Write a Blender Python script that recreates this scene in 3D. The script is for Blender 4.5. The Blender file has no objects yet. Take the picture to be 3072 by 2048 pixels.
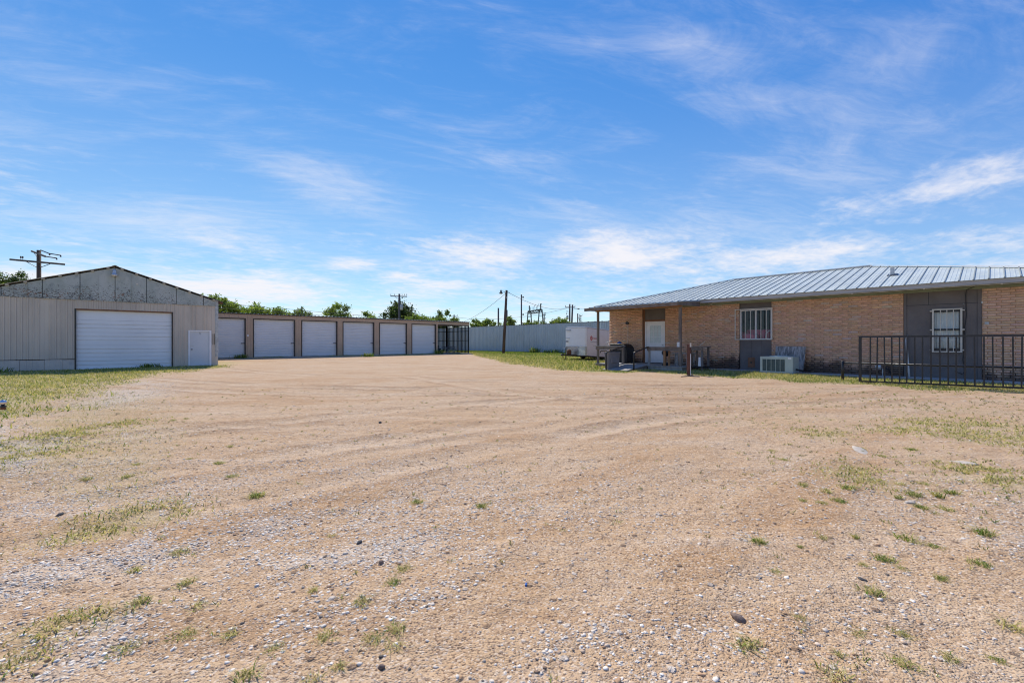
import bpy, math, random
import numpy as np
from mathutils import Vector, Matrix
R = math.radians
SC = bpy.context.scene
COL = SC.collection

# ------------------------------------------------------------------ camera
YAW = math.atan(1206 / 1320)
cam_d = bpy.data.cameras.new("camera")
cam = bpy.data.objects.new("camera", cam_d)
COL.objects.link(cam)
cam.location = (0, 0, 1.38)
cam.rotation_euler = (R(90), 0, -YAW)
cam_d.sensor_width = 36
cam_d.lens = 36 * 1320 / 3072
cam_d.shift_y = 0.001
cam_d.clip_start = 0.05
cam_d.clip_end = 4000
SC.camera = cam

# ------------------------------------------------------------------ sky, sun, exposure
SUN = Vector((0.29, 0.84, 1.0)).normalized()          # towards the sun
SUN_EL = math.asin(SUN.z)
SUN_AZ = math.atan2(SUN.x, SUN.y)
SUN_STRENGTH = 3.9
SKY_STRENGTH = 0.10
EXPOSURE = 0.42

def build_world():
    w = bpy.data.worlds.new("World")
    SC.world = w
    w.use_nodes = True
    nt = w.node_tree
    N, L = nt.nodes, nt.links
    N.clear()
    def n(t, **k):
        o = N.new(t)
        for a, b in k.items():
            setattr(o, a, b)
        return o
    def M(op, a, b=None, c=None):
        o = n('ShaderNodeMath', operation=op)
        for i, v in enumerate((a, b, c)):
            if v is None: continue
            if isinstance(v, (int, float)): o.inputs[i].default_value = v
            else: L.new(v, o.inputs[i])
        return o.outputs[0]
    def clamp01(v):
        o = n('ShaderNodeClamp'); L.new(v, o.inputs[0]); return o.outputs[0]
    def smooth(v, lo, hi, a=0.0, b=1.0):
        o = n('ShaderNodeMapRange', interpolation_type='SMOOTHSTEP')
        L.new(v, o.inputs[0])
        for i, q in enumerate((lo, hi, a, b)): o.inputs[i + 1].default_value = q
        return o.outputs[0]
    sky = n('ShaderNodeTexSky', sky_type='NISHITA')
    sky.sun_disc = False
    sky.sun_elevation = SUN_EL
    sky.sun_rotation = SUN_AZ
    sky.altitude = 0
    sky.air_density = 0.7
    sky.dust_density = 0.0
    sky.ozone_density = 5.0
    tc = n('ShaderNodeTexCoord')
    sep = n('ShaderNodeSeparateXYZ'); L.new(tc.outputs['Generated'], sep.inputs[0])
    x, y, z = sep.outputs
    zc = M('MAXIMUM', z, 0.0)
    den = M('ADD', zc, 0.10)
    px, py = M('DIVIDE', x, den), M('DIVIDE', y, den)
    # cloud plane, turned so that wisps run slightly across the view
    def plane(rot, sx, sy, off):
        c, s = math.cos(R(rot)), math.sin(R(rot))
        a = M('ADD', M('MULTIPLY', px, c * sx), M('MULTIPLY', py, s * sx))
        b = M('ADD', M('MULTIPLY', px, -s * sy), M('MULTIPLY', py, c * sy))
        cb = n('ShaderNodeCombineXYZ')
        L.new(a, cb.inputs[0]); L.new(b, cb.inputs[1]); cb.inputs[2].default_value = off
        return cb.outputs[0]
    def noise(vec, scale, detail, rough, dist=0.0, lac=2.0):
        o = n('ShaderNodeTexNoise')
        L.new(vec, o.inputs['Vector'])
        o.inputs['Scale'].default_value = scale
        o.inputs['Detail'].default_value = detail
        o.inputs['Roughness'].default_value = rough
        o.inputs['Lacunarity'].default_value = lac
        o.inputs['Distortion'].default_value = dist
        return o.outputs[0]
    def add(*v):
        o = v[0]
        for q in v[1:]: o = M('ADD', o, q)
        return o
    A0 = math.degrees(YAW)
    def bank(az, el, wa, we, amt, tilt=0.0):
        """soft preference for cloud around one direction of the sky"""
        d = Vector((math.sin(R(A0 + az)) * math.cos(R(el)), math.cos(R(A0 + az)) * math.cos(R(el)), math.sin(R(el))))
        r = Vector((math.cos(R(A0 + az)), -math.sin(R(A0 + az)), 0))
        u = d.cross(r) * -1
        r, u = r * math.cos(R(tilt)) + u * math.sin(R(tilt)), u * math.cos(R(tilt)) - r * math.sin(R(tilt))
        def dot(v): return add(M('MULTIPLY', x, v.x), M('MULTIPLY', y, v.y), M('MULTIPLY', z, v.z))
        p, q = M('DIVIDE', dot(r), math.sin(R(wa))), M('DIVIDE', dot(u), math.sin(R(we)))
        rr = M('SQRT', M('ADD', M('MULTIPLY', p, p), M('MULTIPLY', q, q)))
        return M('MULTIPLY', M('MULTIPLY', smooth(rr, 1.0, 0.0), smooth(dot(d), 0.0, 0.1)), amt)
    # high cirrus: streaked fibres in a broad veil
    veil = noise(plane(-20, 1.0, 1.3, 3.7), 0.5, 4, 0.5, 0.4)
    fib = noise(plane(-24, 0.7, 1.7, 9.1), 1.9, 7, 0.66, 0.9)
    fine = noise(plane(-30, 1.0, 3.2, 15.0), 5.0, 5, 0.7, 0.8)
    cb1 = add(bank(22, 32, 9, 2.8, 0.16, -24), bank(30, 25, 10, 3, 0.14, -16), bank(44, 27, 12, 5, 0.09, 20), bank(36, 19, 20, 5, 0.07, 0), bank(-22, 18, 14, 5, 0.17, -14), bank(-36, 12, 16, 5, 0.16, 0), bank(-5, 24, 14, 6, 0.08, -20), bank(12, 14, 30, 5, 0.10, 0))
    e1 = add(M('MULTIPLY', fib, 0.62), M('MULTIPLY', fine, 0.26), M('MULTIPLY', veil, 0.35), cb1)
    cirrus = M('MULTIPLY', smooth(e1, 0.56, 1.12), 0.62)
    # lower broken cloud, thicker towards the horizon
    lumps = noise(plane(10, 0.8, 1.0, 21.3), 2.0, 8, 0.60, 0.3)
    tufts = noise(plane(-10, 1.4, 1.9, 31.0), 5.5, 5, 0.62, 0.3)
    cb2 = add(bank(46, 14.2, 9, 3.6, 0.25, 2), bank(38, 13.6, 7, 2.4, 0.15, 0), bank(-6, 12.0, 14, 3.4, 0.33, -6), bank(13, 11.6, 14, 3.8, 0.33, -12), bank(32, 9.6, 14, 2.3, 0.25, 0),
              bank(-31, 6.0, 13, 2.2, 0.27, 0), bank(-14, 8.1, 5, 1.3, 0.30, 2), bank(-20, 9.4, 5, 1.2, 0.24, 0), bank(-9, 7.2, 6, 1.2, 0.22, 0), bank(-45, 5, 10, 3, 0.2, 0), M('MULTIPLY', smooth(z, 0.30, 0.07), 0.17))
    e2 = add(M('MULTIPLY', lumps, 0.66), M('MULTIPLY', tufts, 0.42), cb2)
    low = M('MULTIPLY', smooth(e2, 0.58, 1.0), M('MULTIPLY', smooth(z, 0.44, 0.24), 0.93))
    haze = M('MULTIPLY', smooth(z, 0.55, 0.0), 0.20)
    inv = M('SUBTRACT', 1.0, cirrus)
    for c in (low, haze): inv = M('MULTIPLY', inv, M('SUBTRACT', 1.0, clamp01(c)))
    cov = M('MULTIPLY', M('SUBTRACT', 1.0, inv), smooth(z, -0.05, -0.01))
    # clear-sky colour: the physical sky, deepened evenly over the whole dome
    sc = n('ShaderNodeSeparateColor'); L.new(sky.outputs[0], sc.inputs[0])
    cc = n('ShaderNodeCombineColor')
    for i, (g, k) in enumerate(((1.2, 10.2), (0.84, 9.0), (0.42, 8.4))):
        L.new(M('MULTIPLY', M('POWER', M('MULTIPLY', sc.outputs[i], 0.1), g), k), cc.inputs[i])
    mix = n('ShaderNodeMix', data_type='RGBA')
    L.new(cov, mix.inputs[0]); L.new(cc.outputs[0], mix.inputs[6])
    mix.inputs[7].default_value = (7.1, 6.95, 7.25, 1)
    bg = n('ShaderNodeBackground'); bg.inputs[1].default_value = SKY_STRENGTH
    L.new(mix.outputs[2], bg.inputs[0])
    w.cycles.sampling_method = 'MANUAL'; w.cycles.sample_map_resolution = 512
    out = n('ShaderNodeOutputWorld'); L.new(bg.outputs[0], out.inputs[0])
build_world()

sun_d = bpy.data.lights.new("sun", 'SUN')
sun_d.energy = SUN_STRENGTH
sun_d.angle = R(0.53)
sun_d.color = (1.0, 0.94, 0.83)
sun_o = bpy.data.objects.new("sun", sun_d)
COL.objects.link(sun_o)
sun_o.rotation_euler = SUN.to_track_quat('Z', 'Y').to_euler()
sun_o.location = (10, 20, 30)

SC.view_settings.view_transform = 'Standard'
SC.view_settings.look = 'None'
SC.view_settings.exposure = EXPOSURE
SC.view_settings.gamma = 1.0
SC.view_settings.use_curve_mapping = False
SC.cycles.filter_width = 1.1
SC.cycles.max_bounces = 8
SC.cycles.transparent_max_bounces = 12

# ------------------------------------------------------------------ helpers
rng = np.random.default_rng(11)
random.seed(5)

def smoothstep(a, b, v):
    t = np.clip((np.asarray(v, float) - a) / (b - a), 0, 1)
    return t * t * (3 - 2 * t)

def _hash(ix, iy, seed):
    h = (ix.astype(np.int64) * 374761393 + iy.astype(np.int64) * 668265263 + seed * 974634431) & 0xFFFFFFFF
    h = ((h ^ (h >> 13)) * 1274126177) & 0xFFFFFFFF
    h = (h ^ (h >> 16)) & 0xFFFFFFFF
    return h / 4294967295.0

def vnoise(x, y, seed=0):
    x = np.asarray(x, float); y = np.asarray(y, float)
    ix, iy = np.floor(x), np.floor(y)
    fx, fy = x - ix, y - iy
    fx = fx * fx * (3 - 2 * fx); fy = fy * fy * (3 - 2 * fy)
    a, b = _hash(ix, iy, seed), _hash(ix + 1, iy, seed)
    c, d = _hash(ix, iy + 1, seed), _hash(ix + 1, iy + 1, seed)
    return (a * (1 - fx) + b * fx) * (1 - fy) + (c * (1 - fx) + d * fx) * fy

def fbm(x, y, seed=0, octv=4, gain=0.5):
    s, a, t = 0, 1.0, 0
    for i in range(octv):
        s = s + a * vnoise(x * 2 ** i + 17.3 * i, y * 2 ** i - 9.1 * i, seed + i * 7)
        t += a; a *= gain
    return s / t

class MB:
    """collects shapes, then becomes one mesh object"""
    def __init__(self):
        self.v, self.f = [], []
    def add(self, vs, fs):
        o = len(self.v)
        self.v += [tuple(p) for p in vs]
        self.f += [tuple(o + i for i in q) for q in fs]
        return self
    def box(self, x0, x1, y0, y1, z0, z1):
        if x0 > x1: x0, x1 = x1, x0
        if y0 > y1: y0, y1 = y1, y0
        if z0 > z1: z0, z1 = z1, z0
        return self.add([(x0, y0, z0), (x1, y0, z0), (x1, y1, z0), (x0, y1, z0), (x0, y0, z1), (x1, y0, z1), (x1, y1, z1), (x0, y1, z1)],
                        [(0, 3, 2, 1), (4, 5, 6, 7), (0, 1, 5, 4), (1, 2, 6, 5), (2, 3, 7, 6), (3, 0, 4, 7)])
    def cbox(self, x0, x1, y0, y1, z0, z1, b=0.01):
        """box with bevelled edges"""
        pts = []
        def lerp(lo, hi, i): return (lo, lo + b, hi - b, hi)[i]
        vs, idx = [], {}
        def P(i, j, k):
            key = (i, j, k)
            if key not in idx:
                idx[key] = len(vs); vs.append((lerp(x0, x1, i), lerp(y0, y1, j), lerp(z0, z1, k)))
            return idx[key]
        fs = []
        for s in (0, 3):
            q = [P(s, 1, 1), P(s, 2, 1), P(s, 2, 2), P(s, 1, 2)]; fs.append(q if s else q[::-1])
            q = [P(1, s, 1), P(2, s, 1), P(2, s, 2), P(1, s, 2)]; fs.append(q[::-1] if s else q)
            q = [P(1, 1, s), P(2, 1, s), P(2, 2, s), P(1, 2, s)]; fs.append(q if s else q[::-1])
        for a in (0, 3):
            ai = 1 if a == 0 else 2
            for c in (0, 3):
                ci = 1 if c == 0 else 2
                fl = (a == 0) ^ (c == 0)
                q = [P(a, ci, 1), P(ai, c, 1), P(ai, c, 2), P(a, ci, 2)]; fs.append(q if not fl else q[::-1])
                q = [P(a, 1, ci), P(ai, 1, c), P(ai, 2, c), P(a, 2, ci)]; fs.append(q[::-1] if not fl else q)
                q = [P(1, a, ci), P(1, ai, c), P(2, ai, c), P(2, a, ci)]; fs.append(q if not fl else q[::-1])
                for k in (0, 3):
                    ki = 1 if k == 0 else 2
                    fs.append([P(a, ci, ki), P(ai, c, ki), P(ai, ci, k)])
        return self.add(vs, fs)
    def bar(self, p, q, w, h, up=(0, 0, 1)):
        """square bar from p to q"""
        p, q = Vector(p), Vector(q)
        d = (q - p).normalized(); u = Vector(up)
        if abs(d.dot(u)) > 0.98: u = Vector((1, 0, 0))
        s = d.cross(u).normalized(); u = s.cross(d).normalized()
        s *= w / 2; u *= h / 2
        vs = [p - s - u, p + s - u, p + s + u, p - s + u, q - s - u, q + s - u, q + s + u, q - s + u]
        return self.add(vs, [(3, 2, 1, 0), (4, 5, 6, 7), (0, 1, 5, 4), (1, 2, 6, 5), (2, 3, 7, 6), (3, 0, 4, 7)])
    def tube(self, pts, rad, n=8, cap=True):
        """round tube through pts; rad one number or one per point"""
        pts = [Vector(p) for p in pts]
        if isinstance(rad, (int, float)): rad = [rad] * len(pts)
        vs, fs = [], []
        ref = None
        for i, p in enumerate(pts):
            d = (pts[min(i + 1, len(pts) - 1)] - pts[max(i - 1, 0)]).normalized()
            if ref is None or abs(d.dot(ref)) > 0.97:
                ref = Vector((0, 0, 1)) if abs(d.z) < 0.9 else Vector((1, 0, 0))
            a = d.cross(ref).normalized(); b = d.cross(a).normalized()
            for k in range(n):
                t = 2 * math.pi * k / n
                vs.append(p + (a * math.cos(t) + b * math.sin(t)) * rad[i])
        for i in range(len(pts) - 1):
            for k in range(n):
                fs.append((i * n + k, i * n + (k + 1) % n, (i + 1) * n + (k + 1) % n, (i + 1) * n + k))
        if cap:
            fs.append(tuple(range(n))[::-1]); fs.append(tuple((len(pts) - 1) * n + k for k in range(n)))
        return self.add(vs, fs)
    def lathe(self, c, prof, n=16, axis='Z'):
        vs, fs = [], []
        for r, h in prof:
            for k in range(n):
                t = 2 * math.pi * k / n
                a, b = r * math.cos(t), r * math.sin(t)
                vs.append({'Z': (c[0] + a, c[1] + b, c[2] + h), 'X': (c[0] + h, c[1] + a, c[2] + b), 'Y': (c[0] + b, c[1] + h, c[2] + a)}[axis])
        for i in range(len(prof) - 1):
            for k in range(n):
                fs.append((i * n + k, i * n + (k + 1) % n, (i + 1) * n + (k + 1) % n, (i + 1) * n + k))
        fs.append(tuple(range(n))[::-1]); fs.append(tuple((len(prof) - 1) * n + k for k in range(n)))
        return self.add(vs, fs)
    def prism(self, poly, off):
        """flat polygon (list of 3d points) pushed by vector off"""
        n = len(poly); o = Vector(off)
        vs = [Vector(p) for p in poly] + [Vector(p) + o for p in poly]
        fs = [tuple(range(n))[::-1], tuple(range(n, 2 * n))] + [(i, (i + 1) % n, n + (i + 1) % n, n + i) for i in range(n)]
        return self.add(vs, fs)
    def quad(self, a, b, c, d):
        return self.add([a, b, c, d], [(0, 1, 2, 3)])
    def build(self, name, mat=None, parent=None, smooth=False, recalc=True):
        me = bpy.data.meshes.new(name)
        me.from_pydata(self.v, [], self.f)
        if mat is not None: me.materials.append(mat)
        if smooth:
            me.polygons.foreach_set('use_smooth', [True] * len(me.polygons))
        me.update()
        if recalc and len(self.f) < 20000:
            import bmesh
            bm = bmesh.new(); bm.from_mesh(me)
            bmesh.ops.recalc_face_normals(bm, faces=bm.faces)
            bm.to_mesh(me); bm.free()
        return link(name, me, parent)

def link(name, me, parent=None):
    o = bpy.data.objects.new(name, me)
    COL.objects.link(o)
    if parent is not None:
        o.parent = parent
        # children are given in world coordinates: the parent's own offset is taken back
        o.matrix_parent_inverse = world_of(parent).inverted()
    return o

def world_of(o):
    m = Matrix.LocRotScale(o.location, o.rotation_euler, o.scale)
    if o.parent is not None:
        m = world_of(o.parent) @ o.matrix_parent_inverse @ m
    return m

def thing(name, label, cat, loc=(0, 0, 0), group=None):
    o = bpy.data.objects.new(name, None)
    o.empty_display_size = 0.2
    COL.objects.link(o)
    o.location = loc
    return tag(o, label, cat, group)

def tag(o, label, cat, group=None):
    o['label'] = label; o['category'] = cat
    if group: o['group'] = group
    return o

def kind(o, k):
    o['kind'] = k
    return o

def np_mesh(name, V, F, mat, tint=None, smooth=False, k=3):
    """big mesh from numpy arrays (all faces with k corners); tint = colour per vertex"""
    me = bpy.data.meshes.new(name)
    me.vertices.add(len(V)); me.vertices.foreach_set('co', np.asarray(V, np.float32).ravel())
    F = np.asarray(F, np.int32)
    me.loops.add(F.size); me.loops.foreach_set('vertex_index', F.ravel())
    me.polygons.add(len(F)); me.polygons.foreach_set('loop_start', np.arange(0, F.size, k, dtype=np.int32))
    me.polygons.foreach_set('loop_total', np.full(len(F), k, np.int32))
    if smooth: me.polygons.foreach_set('use_smooth', np.ones(len(F), bool))
    me.materials.append(mat)
    me.update(calc_edges=True)
    if tint is not None:
        at = me.color_attributes.new('tint', 'FLOAT_COLOR', 'POINT')
        T = np.ones((len(V), 4), np.float32); T[:, :3] = tint
        at.data.foreach_set('color', T.ravel())
    return me

# ------------------------------------------------------------------ materials
class NB:
    """small node builder for one material"""
    def __init__(self, name):
        self.m = bpy.data.materials.new(name)
        self.m.use_nodes = True
        self.N, self.L = self.m.node_tree.nodes, self.m.node_tree.links
        self.b = self.N['Principled BSDF']
        self.out = self.N['Material Output']
        self._pos = None
    def n(self, t, **k):
        o = self.N.new(t)
        for a, b in k.items(): setattr(o, a, b)
        return o
    def put(self, v, sock):
        if isinstance(v, (int, float)):
            sock.default_value = v if not hasattr(sock.default_value, '__len__') else (v,) * len(sock.default_value)
        elif isinstance(v, tuple):
            sock.default_value = v if len(v) == len(sock.default_value) else v + (1,)
        else: self.L.new(v, sock)
    def pos(self):
        if self._pos is None: self._pos = self.n('ShaderNodeNewGeometry').outputs['Position']
        return self._pos
    def mapped(self, scale=(1, 1, 1), rot=(0, 0, 0), loc=(0, 0, 0)):
        o = self.n('ShaderNodeMapping')
        self.L.new(self.pos(), o.inputs[0])
        o.inputs['Location'].default_value = loc; o.inputs['Rotation'].default_value = rot; o.inputs['Scale'].default_value = scale
        return o.outputs[0]
    def turned(self, ang, sx, sy):
        """position turned about the vertical, then stretched"""
        a = self.n('ShaderNodeMapping'); self.L.new(self.pos(), a.inputs[0]); a.inputs['Rotation'].default_value = (0, 0, ang)
        b = self.n('ShaderNodeMapping'); self.L.new(a.outputs[0], b.inputs[0]); b.inputs['Scale'].default_value = (sx, sy, 1)
        return b.outputs[0]
    def noise(self, scale, detail=4, rough=0.55, dist=0.0, vec=None):
        o = self.n('ShaderNodeTexNoise')
        self.L.new(vec if vec is not None else self.pos(), o.inputs['Vector'])
        for k, v in (('Scale', scale), ('Detail', detail), ('Roughness', rough), ('Distortion', dist)): o.inputs[k].default_value = v
        return o.outputs[0]
    def voro(self, scale, vec=None, feature='F1', out='Distance', rnd=1.0):
        o = self.n('ShaderNodeTexVoronoi', feature=feature)
        self.L.new(vec if vec is not None else self.pos(), o.inputs['Vector'])
        o.inputs['Scale'].default_value = scale; o.inputs['Randomness'].default_value = rnd
        return o.outputs[out]
    def math(self, op, a, b=None, c=None):
        o = self.n('ShaderNodeMath', operation=op)
        for i, v in enumerate((a, b, c)):
            if v is not None: self.put(v, o.inputs[i])
        return o.outputs[0]
    def ramp(self, v, lo, hi, a=0.0, b=1.0, smooth=True):
        o = self.n('ShaderNodeMapRange', interpolation_type='SMOOTHSTEP' if smooth else 'LINEAR')
        self.put(v, o.inputs[0])
        for i, q in enumerate((lo, hi, a, b)): o.inputs[i + 1].default_value = q
        return o.outputs[0]
    def mix(self, f, a, b, blend='MIX'):
        o = self.n('ShaderNodeMix', data_type='RGBA', blend_type=blend)
        self.put(f, o.inputs[0]); self.put(a, o.inputs[6]); self.put(b, o.inputs[7])
        return o.outputs[2]
    def attr(self, name, out='Color'):
        return self.n('ShaderNodeAttribute', attribute_name=name).outputs[out]
    def sep(self, v):
        o = self.n('ShaderNodeSeparateXYZ'); self.L.new(v, o.inputs[0]); return o.outputs
    def bump(self, h, strength, dist, prev=None):
        o = self.n('ShaderNodeBump')
        o.inputs['Strength'].default_value = strength; o.inputs['Distance'].default_value = dist
        self.L.new(h, o.inputs['Height'])
        if prev is not None: self.L.new(prev, o.inputs['Normal'])
        return o.outputs[0]
    def done(self, col, rough=0.7, metal=0.0, normal=None, spec=0.4):
        self.put(col, self.b.inputs['Base Color']); self.put(rough, self.b.inputs['Roughness']); self.put(metal, self.b.inputs['Metallic'])
        self.b.inputs['Specular IOR Level'].default_value = spec
        if normal is not None: self.L.new(normal, self.b.inputs['Normal'])
        return self.m

def srgb(r, g, b):
    f = lambda c: c / 12.92 if c <= 0.04045 else ((c + 0.055) / 1.055) ** 2.4
    return tuple(f(v / 255) for v in (r, g, b))

def plain(name, col, rough=0.6, metal=0.0, var=0.18, scale=4.0, bump=0.0, bscale=40, spec=0.4, dirt=None, dscale=2.0, damt=0.5, stretch=None):
    """one-colour surface with uneven tone, fine relief and patchy dirt"""
    b = NB(name)
    vec = b.mapped(stretch) if stretch else None
    f = b.noise(scale, 5, 0.6, vec=vec)
    lo = tuple(c * (1 - var) for c in col); hi = tuple(min(1, c * (1 + var)) for c in col)
    c = b.mix(b.ramp(f, 0.3, 0.7), lo, hi)
    if dirt is not None:
        g = b.noise(dscale, 7, 0.65, 0.3, vec=vec)
        c = b.mix(b.ramp(g, 0.5, 0.75, 0, damt), c, dirt)
    nrm = None
    if bump > 0: nrm = b.bump(b.noise(bscale, 4, 0.6, vec=vec), bump, 0.02)
    r = b.ramp(b.noise(scale * 2.3, 3), 0.3, 0.7, max(0.05, rough - 0.1), min(1, rough + 0.1))
    return b.done(c, r, metal, nrm, spec)

M = {}
M['beige'] = plain('beige_steel', (0.58, 0.495, 0.40), 0.5, 0, 0.10, 0.7, dirt=(0.40, 0.34, 0.28), dscale=0.9, damt=0.45, stretch=(1, 1, 0.35))
M['patch'] = plain('patched_steel', (0.56, 0.49, 0.42), 0.5, 0, 0.1, 0.9, dirt=(0.27, 0.26, 0.25), damt=0.4)
M['galv'] = plain('galvanised_steel', (0.42, 0.43, 0.42), 0.5, 0.3, 0.2, 5)
M['roofdark'] = plain('old_roof_steel', (0.22, 0.2, 0.18), 0.6, 0.3, 0.25, 3)
M['roofwood'] = plain('purlin_wood', (0.42, 0.36, 0.27), 0.8, 0, 0.25, 6)
M['whitedoor'] = plain('white_door_paint', (0.78, 0.78, 0.78), 0.42, 0, 0.04, 0.6, dirt=(0.64, 0.63, 0.62), dscale=0.8, damt=0.25)
M['walkdoor'] = plain('grey_white_door_paint', (0.60, 0.61, 0.62), 0.45, 0, 0.05, 0.7)
M['rollup'] = plain('roll_up_steel', (0.74, 0.72, 0.70), 0.4, 0.0, 0.04, 0.5, dirt=(0.62, 0.59, 0.55), dscale=0.7, damt=0.25)
M['tan'] = plain('tan_steel', (0.52, 0.355, 0.235), 0.5, 0, 0.08, 0.8, dirt=(0.41, 0.28, 0.19), damt=0.3)
M['brown'] = plain('dark_brown_trim', (0.055, 0.038, 0.030), 0.45, 0, 0.2, 3)
M['fence'] = plain('pale_blue_steel', (0.47, 0.515, 0.54), 0.45, 0.05, 0.06, 0.5, dirt=(0.40, 0.41, 0.39), dscale=0.4, damt=0.35)
M['black'] = plain('black_steel', (0.016, 0.016, 0.019), 0.38, 0.0, 0.3, 8, spec=0.5)
M['blackmatt'] = plain('black_cover', (0.013, 0.013, 0.015), 0.6, 0, 0.3, 8, bump=0.5, bscale=14)
M['darkpaint'] = plain('charcoal_board', (0.155, 0.135, 0.125), 0.75, 0, 0.12, 1.3, dirt=(0.125, 0.12, 0.12), dscale=1.0, damt=0.5, bump=0.15, bscale=60)
M['browntrim'] = plain('brown_paint', (0.22, 0.10, 0.05), 0.6, 0, 0.25, 4, dirt=(0.06, 0.035, 0.02), damt=0.6)
M['green'] = plain('green_soffit_paint', (0.25, 0.29, 0.21), 0.7, 0, 0.15, 2, dirt=(0.13, 0.14, 0.10), damt=0.4)
M['fascia'] = plain('grey_fascia_paint', (0.42, 0.41, 0.40), 0.6, 0, 0.14, 2.2, dirt=(0.22, 0.20, 0.19), dscale=2.5, damt=0.5, stretch=(1, 0.4, 3))
M['roof'] = plain('galvalume_roof', (0.58, 0.61, 0.56), 0.42, 0.12, 0.08, 1.4, dirt=(0.48, 0.50, 0.49), dscale=1.6, damt=0.4, stretch=(0.3, 1, 1))
M['seam'] = plain('shadow_toned_roof_rib', (0.33, 0.35, 0.33), 0.5, 0.1, 0.08, 2)  # shadow lines along the ribs painted in as a darker rib colour
M['cream'] = plain('cream_bars', (0.60, 0.55, 0.46), 0.5, 0, 0.08, 5, dirt=(0.4, 0.3, 0.2), damt=0.25)
M['whitepaint'] = plain('white_paint', (0.80, 0.79, 0.79), 0.45, 0, 0.05, 2)
M['whiteplastic'] = plain('white_plastic', (0.75, 0.75, 0.74), 0.4, 0, 0.05, 4)
M['concrete'] = plain('concrete', (0.42, 0.40, 0.37), 0.85, 0, 0.15, 2, bump=0.2, bscale=50, dirt=(0.22, 0.2, 0.18), damt=0.5)
M['greybin'] = plain('grey_plastic', (0.23, 0.205, 0.195), 0.55, 0, 0.08, 3, dirt=(0.16, 0.14, 0.13), damt=0.35)
M['acbody'] = plain('sage_green_steel', (0.43, 0.49, 0.44), 0.5, 0, 0.07, 2, dirt=(0.25, 0.27, 0.24), damt=0.3)
M['acgrille'] = plain('condenser_fins', (0.09, 0.13, 0.135), 0.55, 0.2, 0.15, 6)
M['rust'] = plain('rusty_steel', (0.16, 0.07, 0.035), 0.85, 0.1, 0.35, 9)
M['darksteel'] = plain('dark_steel', (0.05, 0.055, 0.065), 0.5, 0.4, 0.25, 5)
M['chrome'] = plain('worn_chrome', (0.6, 0.6, 0.62), 0.16, 1.0, 0.05, 8)
M['alu'] = plain('brushed_aluminium', (0.55, 0.55, 0.54), 0.45, 0.6, 0.1, 6)
M['diamond'] = plain('stone_guard', (0.42, 0.45, 0.47), 0.32, 0.85, 0.15, 2.5)
M['trailer'] = plain('white_trailer_skin', (0.80, 0.79, 0.78), 0.4, 0, 0.04, 0.8, dirt=(0.55, 0.53, 0.5), damt=0.25)
M['red'] = plain('red_print', (0.50, 0.03, 0.03), 0.5, 0, 0.1, 8)
M['grey'] = plain('grey_print', (0.33, 0.34, 0.36), 0.5, 0, 0.1, 8)
M['rubber'] = plain('rubber', (0.02, 0.02, 0.02), 0.8, 0, 0.2, 8)
M['pole'] = plain('creosote_pole', (0.10, 0.065, 0.045), 0.9, 0, 0.35, 2.5, bump=0.5, bscale=16, stretch=(3, 3, 0.25))
M['farpole'] = plain('far_weathered_pole', (0.10, 0.09, 0.085), 0.9, 0, 0.3, 2, stretch=(3, 3, 0.3))
M['gantry'] = plain('grey_green_gantry_paint', (0.075, 0.095, 0.095), 0.6, 0.2, 0.2, 1)
M['ceramic'] = plain('insulator', (0.07, 0.06, 0.06), 0.3, 0, 0.2, 8)
M['xfmr'] = plain('transformer_grey', (0.38, 0.42, 0.43), 0.5, 0.1, 0.1, 3)
M['wire'] = plain('weathered_wire', (0.07, 0.075, 0.085), 0.7, 0.2, 0.1, 1)
M['wood'] = plain('weathered_timber', (0.20, 0.16, 0.128), 0.9, 0, 0.3, 3.0, bump=0.5, bscale=30, dirt=(0.10, 0.085, 0.075), dscale=3, damt=0.6, stretch=(1, 1, 0.35))
M['deck'] = plain('grey_deck_board', (0.33, 0.305, 0.275), 0.85, 0, 0.2, 3.5, bump=0.4, bscale=40, dirt=(0.16, 0.15, 0.14), damt=0.5, stretch=(0.5, 2, 1))
M['newwood'] = plain('orange_brown_timber', (0.30, 0.16, 0.075), 0.8, 0, 0.3, 4, bump=0.4, bscale=30, stretch=(1, 1, 0.3))
M['postbrown'] = plain('rust_brown_post', (0.12, 0.052, 0.035), 0.75, 0, 0.25, 5, bump=0.3)
M['pink'] = plain('pink_reflection_standin', (0.72, 0.16, 0.25), 0.85, 0, 0.15, 6, bump=0.3)
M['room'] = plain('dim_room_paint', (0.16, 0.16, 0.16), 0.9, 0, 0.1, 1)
M['curtain'] = plain('white_curtain', (0.88, 0.88, 0.86), 0.9, 0, 0.04, 3)
M['blue'] = plain('blue_plastic', (0.03, 0.13, 0.40), 0.45, 0, 0.1, 6)
M['paper'] = plain('printed_paper', (0.72, 0.71, 0.66), 0.8, 0, 0.08, 14)
M['bark'] = plain('tree_bark', (0.10, 0.08, 0.06), 0.95, 0, 0.3, 3, bump=0.6, bscale=14)

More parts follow.
